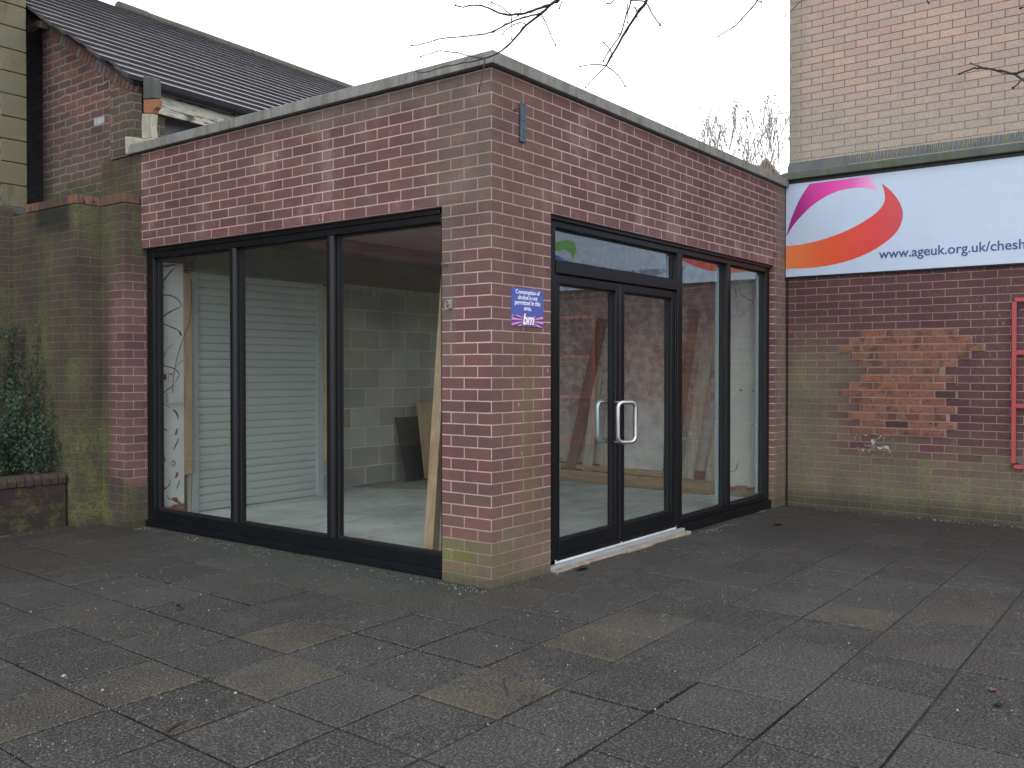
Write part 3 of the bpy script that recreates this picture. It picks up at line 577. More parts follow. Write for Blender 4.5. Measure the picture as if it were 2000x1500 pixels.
# roller shutter
q = MB(); prof = []; z_ = .055; NS = 30; ph = .0755
for k in range(NS):
    for t, yy in ((0, 3.994), (.05, 3.987), (.25, 3.9835), (.55, 3.982), (.85, 3.984), (.95, 3.988), (.97, 3.998)): prof.append((yy, z_+t*ph))
    z_ += ph
n = len(prof); q.add([(.56, a_, b_) for a_, b_ in prof]+[(2.045, a_, b_) for a_, b_ in prof], [[i, i+1, i+1+n, i+n] for i in range(n-1)])
sh = q.build('roller_shutter', M_SHUT, shop, fix=False)
for x0, x1 in ((.498, .577), (2.03, 2.103)):
    q = MB(); q.box(x0, x1, 3.955, 4.04, .05, 2.34); 
    for zz_ in (.35, .85, 1.35, 1.85): q.tube([(x0+.018, 3.957, zz_), (x0+.018, 3.953, zz_)], .006, 6)
    q.build('guide_rail', M_GUIDE, sh, bevel=.003)
q = MB(); q.box(.498, 2.103, 3.86, 4.049, 2.30, 2.6); q.build('shutter_box', plain('shutter box', (.09,.10,.10), .6), sh, bevel=.01)
# socket and cable on the pier
sk = MB(); a_ = at(325, 767, 1, 3.925); b_ = at(354, 787, 1, 3.925); sk.box(a_.x, b_.x, 3.895, 3.9285, b_.z, a_.z); so_ = sk.build('socket', M_WHITE, shop, bevel=.004)
ck = MB(); ck.tube([at(*p, 1, 3.915) for p in [(337,768),(338,742),(342,715),(348,690),(358,660),(368,638),(372,615),(374,590),(374,545)]], .003, 6); ck.build('cable', M_BLACK, so_)
ck = MB(); p = at(317, 736, 1, 3.92); ck.box(p.x-.03, p.x+.02, 3.88, 3.9285, p.z-.025, p.z+.025); ck.build('junction_box', M_BLACK, shop, bevel=.006)
for pts in ([(366,512),(374,505),(384,499),(398,498)],):
    ck = MB(); ck.tube([at(*p, 1, 3.9) for p in pts], .003, 6); ck.build('cable', M_WHITE, shop)

# loose things inside
def plank(name, mat, a_, b_, wd, th, up, label, cat='plank', group=None, bevel=.003):
    m = MB(); m.beam(a_, b_, wd, th, up); o = m.build(name, mat, None, bevel=bevel); return tag(o, label, cat, group)
base = Vector((.31, .80, .052)); top = at(869, 640, 0, .62); d = (top-base); top = base+d*1.28
plank('timber_prop', M_PINE, base, top, .075, .095, (1, .25, 0), 'tall knotty pine post leaning just inside the window beside the brick corner', 'timber post')
# plywood and a dark sheet leaning in the far corner
def sheet(mat, quad, th, label, cat='board'):
    m = MB(); m.prism(quad, th); return tag(m.build('board', mat, None), label, cat)
sheet(M_DARKSHEET, [(3.42, 3.99, .052), (3.95, 3.99, .052), (3.95, 4.18, .82), (3.42, 4.18, .82)], (0, -.012, 0), 'dark sheet leaning on the block wall behind the plywood', 'board')
bb = at(820, 932, 1, 3.62); bt_ = at(812, 787, 1, 4.0); 
sheet(M_PLY, [at(829,934,1,3.78), at(905,940,1,3.78), at(905,780,1,3.98), at(813,787,1,3.98)], (.0, -.016, 0), 'brown plywood sheet propped in the corner behind the pine post', 'plywood sheet')
m = MB(); P0 = [at(688,952,2,.054), at(800,958,2,.054), at(1000,958,2,.054), at(1000,925,2,.054), at(760,938,2,.054)]
sheet(M_PLY if False else plain('flattened cardboard', (.40,.38,.32), .9), P0, (0, 0, .008), 'flat cardboard sheet lying on the floor by the block wall', 'cardboard')
# crumpled paper
def lump(name, mat, c, sx, sy, sz, seed, label, cat, n=2):
    bm_ = bmesh.new(); bmesh.ops.create_icosphere(bm_, subdivisions=n, radius=1); r_ = random.Random(seed)
    for v in bm_.verts:
        k = 1+.45*noise.noise(v.co*2.3+Vector((seed, 0, 0)))+r_.uniform(-.18, .18); v.co = Vector((v.co.x*sx*k, v.co.y*sy*k, max(-.2, v.co.z)*sz*k))+Vector(c)
    me = bpy.data.meshes.new(name); bm_.to_mesh(me); bm_.free(); me.materials.append(mat); o = bpy.data.objects.new(name, me); COL.objects.link(o); return tag(o, label, cat)
lump('crumpled_paper', M_PAPER, at(800,933,2,.075), .07, .05, .022, 1, 'crumpled white paper on the cardboard beside the block wall', 'paper')
lump('rubble_lump', plain('rubble', (.28,.26,.24), .9), at(823,930,2,.085), .045, .05, .035, 4, 'grey lump of rubble next to the plywood foot', 'rubble')
# joists on the floor along the right hand wall
def fl(px, py): return at(px, py, 2, .052)
e0, e1 = fl(1384, 967), fl(1092, 937)
d_ = (e1-e0); d_.z = 0; d_.normalize(); nrm = Vector((-d_.y, d_.x, 0)); nrm = nrm if nrm.x > 0 else -nrm
m = MB(); a0 = e0+nrm*.09+Vector((0,0,.068)); m.beam(a0, a0+d_*3.2, .16, .13, (0,0,1)); tag(m.build('floor_joist', M_OLDWOOD, None, bevel=.004), 'long thick timber joist lying on the floor, the lower and nearer of two', 'timber joist')
m = MB(); a0 = e0+d_*.62+nrm*.12+Vector((0,0,.165)); m.beam(a0, a0+d_*2.6+Vector((0,0,.012)), .12, .055, (0,0,1)); tag(m.build('floor_joist', M_OLDWOOD, None, bevel=.004), 'thinner timber board lying on top of the long floor joist', 'timber joist')
# planks leaning on that wall (x about 4.9)
for nm, mat, yb, yt, zt, wd, lab in [
    ('plank', M_REDWOOD, 2.62, 2.18, 2.0, .13, 'dark reddish plank leaning at the far left behind the door glass'),
    ('plank', M_GREYWOOD, 2.36, 2.24, 1.42, .12, 'short grey plank leaning left of the palest board'),
    ('plank', M_GREYWOOD, 2.14, 1.98, 1.62, .10, 'narrow grey plank leaning behind the inner door handle'),
    ('plank', M_GREYWOOD, 1.05, .78, 1.92, .14, 'tall grey plank leaning left of the white pier with its foot on the joist end'),
    ('plank', M_REDWOOD, 1.25, .98, 2.05, .10, 'tall dark plank leaning between the stained board and the grey plank'),
    ('plank', M_GREYWOOD, .78, .60, 1.25, .12, 'short pale plank leaning next to the white pier')]:
    plank(nm, mat, (4.80, yb, .06), (4.88, yt, zt), wd, .025, (1, 0, .1), lab, 'plank')
sheet(plain('stained white board', (.60,.63,.60), .8, 0, .35, 5), [(4.80, 2.02, .055), (4.80, 1.36, .055), (4.868, 1.32, 1.02), (4.868, 1.98, 1.02)], (.018, 0, 0), 'wide stained white board leaning behind the right hand door', 'board')
lump('paper_scrap', M_PAPER, at(1256,900,2,.058), .05, .03, .008, 9, 'white paper scrap lying on the shop floor behind the right hand door', 'paper')
lump('sawdust_scrap', M_PAPER, at(772,1022,2,.056), .03, .02, .005, 12, 'tiny white scrap on the floor behind the left window', 'scrap')
b0 = at(1089, 936, 2, .055)
t = thing('spray_bottle', 'white bottle with pale blue cap on the floor, left edge of the door glass', 'bottle')
m = MB(); m.tube([b0+Vector((0,0,z_)) for z_ in (0, .005, .19, .215, .235)], [.03, .036, .036, .025, .014], 16); m.build('body', M_WHITE, t, smooth=True)
m = MB(); m.tube([b0+Vector((0,0,.23)), b0+Vector((0,0,.27))], .018, 12); m.tube([b0+Vector((0,0,.262)), b0+Vector((.02,-.045,.258))], .009, 8); m.build('cap', M_CYAN, t)

# ============================================================ MOSSY BUTTRESSED WALL
P1X, P2X, P2Y = -.156, -.388, 4.341
t = thing('boundary_wall', 'stepped mossy green brick wall with terracotta capping left of the shop window', 'wall')
m = MB(); m.box(P1X, .09, YE+.001, P2Y+.01, -.1, 2.85); m.box(P2X, .08, P2Y, 5.525, -.1, 2.85); m.box(-.004, .09, YE+.002, 4.6, 2.85, 3.303); m.build('wall', M_GREENB, t, bevel=.003)
m = MB()
yy = P2Y-.004
for L_ in (.24, .12, .11, .115, .115, .11, .10): m.box(P2X-.006, .05, yy+.003, yy+L_, 2.853, 2.93); yy += L_
m.box(P1X-.006, -.01, P2Y-.2, P2Y-.006, 2.853, 2.93); m.box(P1X-.006, -.01, YE-.002, P2Y-.203, 2.853, 2.93)
cp = m.build('capping', M_TERRA, t, bevel=.006)
m = MB()
for px in (165, 182): p = at(px, 394, 1, P2Y-.004); m.tube([p+Vector((0,-.002,0)), p+Vector((0,.01,0))], .009, 10)
m.build('core_hole', M_BLACK, t)
# ============================================================ BUILDING WITH STONE QUOINS (faces the camera at far left)
QY = 5.62
qx = at(53, 300, 1, QY).x
t = thing('quoined_building', 'tall red brick building with mossy stone corner blocks at the left edge', 'building')
m = MB(); m.box(-9, qx-.03, QY+.015, 8, 2.93, 8.5); m.build('wall', M_QBRICK, t)
m = MB(); m.box(-9, P2X+.02, 5.527, 5.9, -.1, 2.93); m.box(P2X+.02, qx+.03, 5.56, 5.9, -.1, 2.88); m.build('wall', M_GREENB, t)
m = MB(); m.box(-9, qx+.06, QY-.06, QY+.3, 2.88, 2.95); m.build('ledge', M_SOOT, t, bevel=.01)
z_ = 2.953; k = 0
while z_ < 8.3:
    L_ = .50 if k % 2 else .24; m = MB()
    m.box(qx-L_, qx, QY, QY+.35, z_+.007, z_+.2155); m.build('quoin', M_QUOIN, t, bevel=.008); z_ += .2165; k += 1
# ============================================================ OLD BUILDING BEHIND WITH TILED ROOF
t = thing('old_building', 'old brick building with dark tiled roof and peeling white fascia behind the shop', 'building')
GX = .08; ROT = R(3.2)
def rake(y): return 3.94+.575*(y-4.05)
m = MB()
m.prism([(GX, 4.10, 2.9), (GX, 5.86, 2.9), (GX, 5.86, rake(5.86)-.02), (GX, 4.10, rake(4.10)-.02)], (.25, 0, 0))
m.build('gable_wall', M_OLD, t)
m = MB(); m.prism([(GX-.10, 4.06, 3.303), (GX-.10, 4.42, 3.303), (GX-.10, 4.42, 4.0), (GX-.10, 4.06, 3.86)], (.099, 0, 0)); m.build('gable_pier', M_OLD, t, bevel=.006)
m = MB(); m.prism([(.30, 5.86, 2.9), (.30, 8.4, 2.9), (.30, 8.4, 6.0), (.30, 5.86, 4.9)], (.25, 0, 0)); m.build('side_wall', M_DARKB, t)
# brick on edge course under the verge
m = MB(); yy = 4.16
rr = random.Random(2)
s_ = Vector((0, 1, .56)).normalized(); nn = Vector((0, -.56, 1)).normalized()
for k in range(24):
    c = Vector((GX-.012, yy, rake(yy)-.165)); m.m = rr.choice((0, 0, 1)); a_ = c; 
    m.prism([a_, a_+s_*.064, a_+s_*.064+nn*.125, a_+nn*.125], (.02+rr.uniform(0, .006), 0, 0)); yy += .0745*s_.y
m.build('verge_course', [plain('verge brick', (.20,.11,.095), .9, 0, .4, 14, .004), plain('verge brick grey', (.19,.17,.16), .9, 0, .3, 14, .004)], t, bevel=.004)
m = MB(); rr = random.Random(5); yy = 4.12      # sooty stone verge
while yy < 6.3:
    L_ = rr.uniform(.25, .4); a_ = Vector((GX-.07+rr.uniform(-.012, .012), yy, rake(yy)-.036)); m.prism([a_, a_+s_*L_, a_+s_*L_+nn*.085, a_+nn*.085], (.25, 0, 0)); yy += L_*s_.y+.005
m.build('verge_stone', M_SOOT, t, bevel=.012)
p = at(82, 52, 0, GX-.05)
m = MB(); m.prism([at(57,50,0,GX), at(72,40,0,GX), at(97,45,0,GX), at(95,58,0,GX), at(78,56,0,GX), at(60,64,0,GX)], (-.09, 0, 0)); m.build('corbel', M_CREAM, t, bevel=.01)
# roof: stepped tile courses, slightly out of square with the shop
m = MB(); NC = 19; g_ = 4.42/NC
up = Vector((0, math.cos(R(29.9)), math.sin(R(29.9))))
dx = Vector((math.cos(ROT), math.sin(ROT), 0)); 
upr = Matrix.Rotation(ROT, 3, 'Z') @ up; nr = dx.cross(upr).normalized()
e = Vector((GX-.10, 3.985, 3.95))
for k in range(NC):
    j0 = e+upr*(g_*k); rr = random.Random(k)
    # individual tiles 0.3 m wide, with tiny irregularities
    xx = -.02-rr.random()*.08; 
    while xx < 9:
        L_ = .30; w0 = rr.uniform(-.0015, .0015); h0 = .040+rr.uniform(-.001, .0012)
        a_ = j0+dx*xx+upr*w0; b_ = j0+dx*(xx+L_-.003)+upr*w0
        s0 = upr*(g_+.03)
        m.add([a_, b_, b_+nr*h0, a_+nr*h0, a_+s0+nr*.010, b_+s0+nr*.010], [(0,1,2,3), (3,2,5,4), (0,3,4), (1,5,2)])
        xx += L_
roof = m.build('roof', M_TILE, t, fix=False)
rp = e+upr*(g_*NC+.01)+nr*.01
xx = -.3
while xx < 9:
    L_ = .44
    if not (1.5 < xx < 2.0): m = MB(); m.tube([rp+dx*xx, rp+dx*(xx+L_-.01)], .075+rnd.uniform(-.004, .006), 10); m.build('ridge_tile', M_RIDGE, roof)
    xx += L_
m = MB(); a_ = e+upr*(g_*NC); m.add([e-nr*.02, e+dx*9-nr*.02, a_+dx*9-nr*.02, a_-nr*.02, a_+dx*9+Vector((0,3,-1.6)), a_+Vector((0,3,-1.6))], [(0,1,2,3), (3,2,4,5)]); m.build('roof_deck', M_SOOT, t, fix=False)
m = MB(); f0 = Vector((GX+.02, 4.03, 3.72)); m.add([], []); 
m.prism([f0, f0+dx*8, f0+dx*8+Vector((0,0,.22)), f0+Vector((0,0,.22))], (0, .03, 0)); m.build('fascia_board', M_PEEL, t)
m = MB(); 
gp = []
for k in range(9):
    an = math.pi+math.pi*k/8; gp.append((math.cos(an)*.055, math.sin(an)*.055))
g0 = f0+Vector((.03, -.062, .215)); pts0 = [g0+Vector((0, a_, b_)) for a_, b_ in gp]; n = len(gp)
m.add([p for p in pts0]+[p+dx*8 for p in pts0]+[p+Vector((0,0,.006)) for p in pts0]+[p+dx*8+Vector((0,0,.006)) for p in pts0],
      [[i, i+n, i+1+n, i+1] for i in range(n-1)]+[[i+2*n, i+1+2*n, i+1+3*n, i+3*n] for i in range(n-1)]+[list(range(n))])
gu = m.build('gutter', M_GUTTER, t, smooth=False, fix=False)
for q_ in (0.0, .9, 1.8, 2.7): m = MB(); m.tube([g0+dx*q_+Vector((0, math.cos(math.pi+math.pi*k/8)*.062, math.sin(math.pi+math.pi*k/8)*.062)) for k in range(9)], .008, 6); m.build('gutter_bracket', M_GUTTER, gu)
m = MB(); m.box(GX+.251, 8, 4.30, 4.45, 3.2, 3.80); m.build('rendered_wall', M_RENDER, t)
m = MB(); m.box(.13, 8, 4.36, 4.6, 3.72, 3.9); m.build('eaves_board', M_SOOT, t)
m = MB()                                                   # cream mortar and eaves corbel at the corner
m.prism([at(277,222,0,0), at(297,222,0,0), at(295,245,0,0), at(297,268,0,0), at(277,272,0,0), at(276,246,0,0)], (.06, 0, 0))
m.build('downpipe_mortar', M_CREAM, t, bevel=.006)
m = MB(); m.prism([at(a_, b_, 0, -.046) for a_, b_ in ((243,266),(244.5,301),(249.5,301.5),(253,284),(300,273.5),(297,268),(277,272),(262,268))], (.14, 0, 0)); m.build('mortar_flaunching', M_CREAM, t, bevel=.01)
a_ = at(279,143,0,.0); b_ = at(305,193,0,0)
m = MB(); m.prism([at(x_, y_, 0, .0) for x_, y_ in ((279,146),(303,152),(304,192),(279,194))], (.06, 0, 0)); m.build('kneeler_stone', M_SOOT, t, bevel=.012)
a_ = at(279,194,0,.0); b_ = at(300,222,0,0); m = MB(); m.prism([at(x_, y_, 0, .004) for x_, y_ in ((280,194.5),(306,193),(304,209),(299,214),(297,221),(280,221))], (.06, 0, 0)); m.build('orange_brick', plain('orange brick', (.32,.15,.075), .85, 0, .25, 30, .003), t, bevel=.006)

# ============================================================ PLANTER AND IVY
t = thing('planter', 'low blackened brick planter wall with rounded coping below the ivy', 'planter')
zt = at(120, 925, 1, 4.5).z
m = MB(); m.box(-5, P2X-.016, 4.5, 4.72, -.1, zt-.09); m.box(-5, -4.8, 4.72, 5.5, -.1, zt-.09); m.build('wall', M_PLANTB, t, bevel=.01)
m = MB(); xx = P2X-.02; rr = random.Random(9)
while xx > -5:
    L_ = .072; m.prism([(xx, 4.49+rr.uniform(-.006, .004), zt-.088), (xx, 4.485, zt-.03), (xx, 4.52, zt+.004), (xx, 4.69, zt), (xx, 4.73, zt-.088)], (-L_+.004, 0, 0)); xx -= L_
m.build('coping', M_PLANT, t, bevel=.008)
m = MB(); m.box(-4.8, P2X-.02, 4.72, 5.52, 0, zt-.12); m.build('soil', M_SOIL, t)
g = G('ivy leaf'); rv = g.t.nodes.new('ShaderNodeNewGeometry').outputs['Random Per Island']; c = g.ramp(rv, [(0, (.010,.020,.014)), (.5, (.020,.040,.024)), (.85, (.035,.060,.035)), (1, (.07,.09,.065))]); M_IVY = g.done(c, .55, 0, .25)
t = thing('ivy', 'dark green ivy climbing the mossy wall from the planter', 'ivy')
m = MB(); rr = random.Random(11); st_ = MB()
def leaf(m, p, s, nrm, rr):
    up_ = Vector((rr.uniform(-.5,.5), rr.uniform(-.5,.5), rr.uniform(-1, .2))).normalized(); x_ = up_.cross(nrm); 
    if x_.length < .1: return
    x_.normalize(); y_ = nrm.cross(x_).normalized()
    sh_ = [(0,-.1), (.42,-.25), (.38,.15), (.62,.38), (.22,.42), (0,1), (-.22,.42), (-.62,.38), (-.38,.15), (-.42,-.25)]
    m.add([p+x_*(a_*s)+y_*(b_*s)+nrm*(abs(a_)*s*-.25) for a_, b_ in sh_], [(0,1,2,3,4,5), (0,5,6,7,8,9)])
stems = [(18, 640, 5.0), (30, 632, 6.5), (45, 636, 3.5), (74, 640, 3.0), (62, 700, 5), (100, 775, 3), (8, 690, 6), (85, 700, 3)]
for (px, topy, dens) in stems:
    path = []
    y_ = 905; x_ = px+rr.uniform(-6, 6)
    while y_ > topy:
        pl = at(x_, y_, 0, P2X-.02) if x_ > 24 else at(x_, y_, 1, 5.50)
        path.append(pl); y_ -= 12; x_ += rr.uniform(-2.2, 2.2)+(px-x_)*.2
    if len(path) < 2: continue
    st_.tube(path, [.006*(1-.7*i/len(path)) for i in range(len(path))], 5)
    for i, p in enumerate(path):
        fr_ = i/len(path); nl = int(dens*(1.7-fr_*1.1)*2.2)
        for _ in range(nl):
            sp_ = .05+.05*(1-fr_)
            q_ = p+Vector((rr.uniform(-.035, 0), rr.gauss(0, sp_) if px > 24 else -rr.random()*.05, rr.gauss(0, .03)))
            if px <= 24: q_.x += rr.gauss(0, sp_)
            leaf(m, q_, rr.uniform(.014, .028), Vector((-1, -.6 if px < 24 else rr.uniform(-.8, .2), rr.uniform(-.2, .7))).normalized(), rr)
for _ in range(2100):       # the dense mass in the planter
    px = rr.uniform(-60, 96); top_ = min([850]+[ty+95+abs(px-sx)*k_ for sx, ty, k_ in ((20,640,5), (34,640,6), (62,700,7), (80,690,8), (5,700,4), (95,790,6), (-30,700,3))]) + 40*noise.noise(Vector((px*.11, 0, 3)))
    py = rr.uniform(top_, 925); d0 = rr.random()
    X_ = P2X-.02-.42*d0*d0 if px > 24 else -.45-.5*rr.random()
    p = at(px, py, 0, X_) if px > 24 else at(px, py, 1, 5.45-.6*rr.random())
    if p.y < 4.56 or p.y > 5.51: continue
    leaf(m, p, rr.uniform(.016, .032), Vector((-1, rr.uniform(-1.2, .2), rr.uniform(0, 1))).normalized(), rr)
for _ in range(70):         # sprig hanging at the planter corner
    k = rr.random(); p = at(110+12*k+rr.uniform(-4, 4), 862+42*k+rr.uniform(-4, 4), 1, 4.62); leaf(m, p, rr.uniform(.014, .024), Vector((-.6, -1, .5)).normalized(), rr)
m.build('foliage', M_IVY, t, fix=False); st_.build('stem', M_BARK, t)

# ============================================================ NEIGHBOURING BUILDING (right)
t = thing('neighbour_building', 'two storey building with dark red brick ground floor and buff brick above', 'building')
WX = 5.01
m = MB(); m.box(WX, 11, -9, 4.6, -.15, 3.45); m.build('lower_wall', M_LOWER, t)
m = MB(); m.box(WX+.012, 11, -9, -.028, 3.45, 9.0); m.build('upper_wall', M_UPPER, t, bevel=.004)
m = MB(); m.box(WX-.085, WX+.1, -9, .0, 3.375, 3.452); m.box(WX-.085, WX+.1, .0, .03, 3.375, 3.445); m.build('ledge', M_LEDGE, t, bevel=.008)
m = MB(); m.box(WX-.030, WX-.001, -9, -.005, 3.335, 3.3745); m.build('soffit_board', M_EDGE, t)
m = MB(); m.prism([(WX-.05, -.03, 3.453), (WX+.011, -.03, 3.453), (WX+.011, -.03, 3.565), (WX+.002, -.03, 3.565)], (0, -8.9, 0)); m.build('flashing', concrete('mossy slate flashing', (.085,.088,.10), (.10,.115,.03), .75, .6), t)
for s0 in (-.66, -1.0, -1.34, -1.68, -2.02, -2.36, -2.70, -3.04):
    m = MB(); yy = s0; m.box(WX-.045, WX-.02, s0-.33, s0, 3.462, 3.466)
    k = 0
    while yy > s0-.33:
        m.tube([(WX-.035, yy, 3.465), (WX-.055+rnd.uniform(-.01, .01), yy+rnd.uniform(-.008, .008), 3.565+rnd.uniform(-.01, .01))], .0012, 4)
        m.tube([(WX-.030, yy-.012, 3.465), (WX-.012, yy-.012+rnd.uniform(-.006, .006), 3.56)], .0012, 4); yy -= .042
    m.build('bird_spike_strip', plain('steel spikes', (.42,.42,.36), .4, .4), t)
# orange repair patch of rough bricks
rows = [(640,1225),(575,1310),(505,1385),(575,1300),(640,1220),(675,1140),(640,1210),(570,1145),(510,1215),(570,1150),(640,1215),(575,1170),(640,1210),(575,1150)]
g = G('rough orange brick'); isl = g.t.nodes.new('ShaderNodeNewGeometry').outputs['Random Per Island']; n = g.noise(g.scale(g.pos(), (1, 1, 1)), 7, 4, .6); rg = g.noise(g.scale(g.pos(), (1, 1.0, 3.2)), 34, 4, .7, 1.5)
c = g.ramp(isl, [(0, (.06,.035,.033)), (.05, (.075,.045,.04)), (.07, (.26,.11,.07)), (.45, (.36,.15,.088)), (.75, (.31,.135,.085)), (1, (.24,.11,.075))]); c = g.mix(g.mul(g.step(n, .5, .66), .75), c, (.085,.045,.04)); c = g.mix(g.mul(g.step(rg, .48, .60), .6), c, (.09,.042,.03)); g.bump(rg, .02); M_ROUGH = g.done(c, .9)
m = MB(); mo_ = MB(); zr = -.01+.075*24
for (a_, b_) in rows:
    ya = at(1480+a_/3.125, 740, 0, WX).y; yb = at(1480+b_/3.125, 740, 0, WX).y; yy = ya
    mo_.box(WX-.0075, WX+.004, yb+.004-rnd.uniform(.0, .02), ya+rnd.uniform(0, .02), zr-.075, zr-.0005)
    while yy > yb+.04:
        L_ = min(.225, yy-yb); dp = rnd.uniform(.009, .012); m.box(WX-dp, WX+.002, yy-L_+.010, yy, zr-.0695+rnd.uniform(0, .003), zr-.0055-rnd.uniform(0, .002)); yy -= L_
    zr -= .075
pp = mo_.build('repair_patch', concrete('patch mortar', (.25,.18,.165), (.15,.10,.095), .3), t)
m.build('patch_brick', M_ROUGH, pp, bevel=.003)
m = MB(); m.box(WX-.006, WX-.0005, -.030, -.012, -.08, 3.33); m.build('movement_joint', M_BLACK, t)
# ---- sign board
SX = WX-.032
t = thing('shop_sign', 'long pale blue fascia sign board with pink and orange swirl and web address', 'sign')
zb, ztp = at(1700, 531, 0, SX).z, at(1700, 341, 0, SX).z
m = MB(); m.box(SX, WX-.002, -4.6, -.012, zb, ztp); m.build('panel', M_SIGNW, t)
m = MB(); m.box(SX-.004, SX+.012, -4.6, -.012, zb-.014, zb-.0005); m.box(SX+.002, WX-.002, -.0118, -.004, zb-.014, ztp); m.build('frame', M_EDGE, t)
def sw(pts, name, mat, org=(1480,200), k=3.846):
    poly = []
    for a_, b_ in pts:
        p = at(org[0]+a_/k, org[1]+b_/k, 0, SX); poly.append(Vector((SX-.0012, min(-.0125, p.y), min(ztp-.001, max(zb+.001, p.z)))))
    m = MB(); m.prism(poly, (.002, 0, 0)); return m.build(name, mat, t)
def smooth(pts, n=4):
    outp = []
    for i in range(len(pts)-1):
        p0, p1, p2, p3 = [Vector(pts[j]) for j in (max(i-1, 0), i, i+1, min(i+2, len(pts)-1))]
        for q_ in range(n):
            s1 = q_/n; v = .5*((2*p1)+(p2-p0)*s1+(2*p0-5*p1+4*p2-p3)*s1*s1+(3*p1-p0-3*p2+p3)*s1**3); outp.append((v.x, v.y))
    outp.append(tuple(pts[-1])); return outp
sw(smooth([(212,1010),(250,880),(300,760),(340,685),(390,612)])+[(840,555)]+smooth([(845,562),(880,612),(905,667)])[1:]+smooth([(905,667),(850,648),(780,640),(700,645),(600,668),(500,713),(400,782),(320,862),(260,935),(216,1008)])[1:-1], 'pink_swirl', M_PINK)
sw(smooth([(200,1080),(300,1071),(400,1052),(500,1026),(600,991),(700,948),(800,892),(880,838),(930,785),(955,730),(950,665),(930,608)])+smooth([(930,608),(985,650),(1035,705),(1072,765),(1090,830),(1080,900),(1050,962),(1000,1018),(930,1072),(850,1120),(750,1165),(650,1198),(500,1230),(350,1245),(200,1250)])[1:], 'orange_swirl', M_ORANGE)
pt = at(1717, 505, 0, SX)
yend = at(2003, 487, 0, SX).y
# measure the visible part of the address so that it spans the same length
cu = bpy.data.curves.new('t', 'FONT'); cu.body = 'www.ageuk.org.uk/chesh'; cu.size = .1; tt = bpy.data.objects.new('t', cu); COL.objects.link(tt); bpy.context.view_layer.update(); wv = tt.dimensions.x
cu.body = 'www.ageuk.org.uk/cheshire'; bpy.context.view_layer.update(); wf = tt.dimensions.x; bpy.data.objects.remove(tt)
W_ = abs(yend-pt.y)*wf/wv
text_obj('lettering', 'www.ageuk.org.uk/cheshire', M_NAVY, t, (SX-.0015, pt.y, pt.z), (0,-1,0), (0,0,1), width=W_, bold=.0012, thick=.001)
# green and blue swirl further along (seen mirrored in the fanlight)
def mir(px, py):
    p1 = at(px, py, 1, .1); d = ray(px, py); k_ = (SX-p1.x)/d.x; q_ = p1+Vector((d.x, -d.y, d.z))*k_; return Vector((SX-.0012, q_.y, q_.z))
def mpoly(pts, name, mat):
    m = MB(); m.prism([mir(1060+a_/7.143, 400+b_/7.143) for a_, b_ in smooth(pts)], (.002, 0, 0)); return m.build(name, mat, t)
mpoly([(150,560),(180,520),(260,510),(330,490),(420,510),(460,570),(460,660),(430,730),(400,770),(395,710),(360,650),(290,625),(220,640),(170,640),(150,600)], 'green_swirl', M_GREENP)
mpoly([(60,560),(140,640),(180,690),(250,735),(310,770),(370,775),(330,800),(200,810),(90,800),(20,700),(30,600)], 'blue_swirl', M_BLUEP)
# ---- red frame on the wall
t = thing('red_frame', 'chipped red painted steel frame fixed to the brick wall at the right edge', 'frame')
a_ = at(1977, 590, 0, WX-.03); zbm = at(1980, 905, 0, WX-.03).z
RX = WX-.045
m = MB(); m.box(RX, RX+.02, a_.y-.038, a_.y, zbm, a_.z); m.build('upright', M_RED, t, bevel=.003)
m = MB(); m.box(RX, RX+.02, a_.y-.95, a_.y-.912, zbm, a_.z); m.build('upright', M_RED, t, bevel=.003)
for zr in (a_.z+.02, at(1990,689,0,RX).z, at(1990,793,0,RX).z, zbm-.03):
    m = MB(); m.box(RX+.003, RX+.018, a_.y-.95, a_.y-.02, zr-.018, zr+.018); m.build('rail', M_RED, t, bevel=.002)
for zf in (zbm-.03, a_.z-.06): m = MB(); m.box(RX+.0205, WX, a_.y-.06, a_.y-.01, zf, zf+.035); m.build('fixing', M_BLACK, t)

# ============================================================ THINGS FIXED TO THE SHOP
t = thing('notice_sign', 'small blue and pink square alcohol notice on the brick corner pier', 'sign')
q0 = at(999, 561, 1, -.004); q1 = at(1060.5, 640, 1, -.004); NX0, NX1, NZ1, NZ0 = q0.x, q1.x, q0.z-.001, q1.z
NZ1 = at(999, 561, 1, -.004).z; H_ = NZ1-NZ0; W_ = NX1-NX0
m = MB(); m.box(NX0, NX1, -.005, -.0005, NZ0, NZ1); m.build('panel', M_NBLUE, t)
sz = NZ0+H_*.29
m = MB(); m.box(NX0+.001, NX1-.001, -.0062, -.005, NZ0+.001, sz); m.build('pink_panel', M_NPINK, t)
m = MB(); cx, cz = (NX0+NX1)/2, NZ0+H_*.16
for k in range(30):
    a0 = 2*math.pi*k/30; a1 = a0+math.pi/30
    def hit(an):
        dx_, dz_ = math.cos(an), math.sin(an); tt_ = min([(NX1-.001-cx)/dx_ if dx_ > 0 else ((NX0+.001-cx)/dx_ if dx_ < 0 else 9), (sz-cz)/dz_ if dz_ > 0 else ((NZ0+.001-cz)/dz_ if dz_ < 0 else 9)]); return (cx+dx_*tt_, cz+dz_*tt_)
    p_, q_ = hit(a0), hit(a1); m.prism([(cx, -.0063, cz), (p_[0], -.0063, p_[1]), (q_[0], -.0063, q_[1])], (0, -.0008, 0))
m.build('ray', M_NPURP, t)
for k, ln in enumerate(('Consumption of', 'alcohol is not', 'permitted in this', 'area.')):
    wd = (.76, .62, .80, .23)[k]*W_
    text_obj('lettering', ln, M_NWHITE, t, (cx, -.0058, NZ1-H_*(.145+.142*k)), (1,0,0), (0,0,1), width=wd, bold=.0012, align='CENTER', thick=.0008)
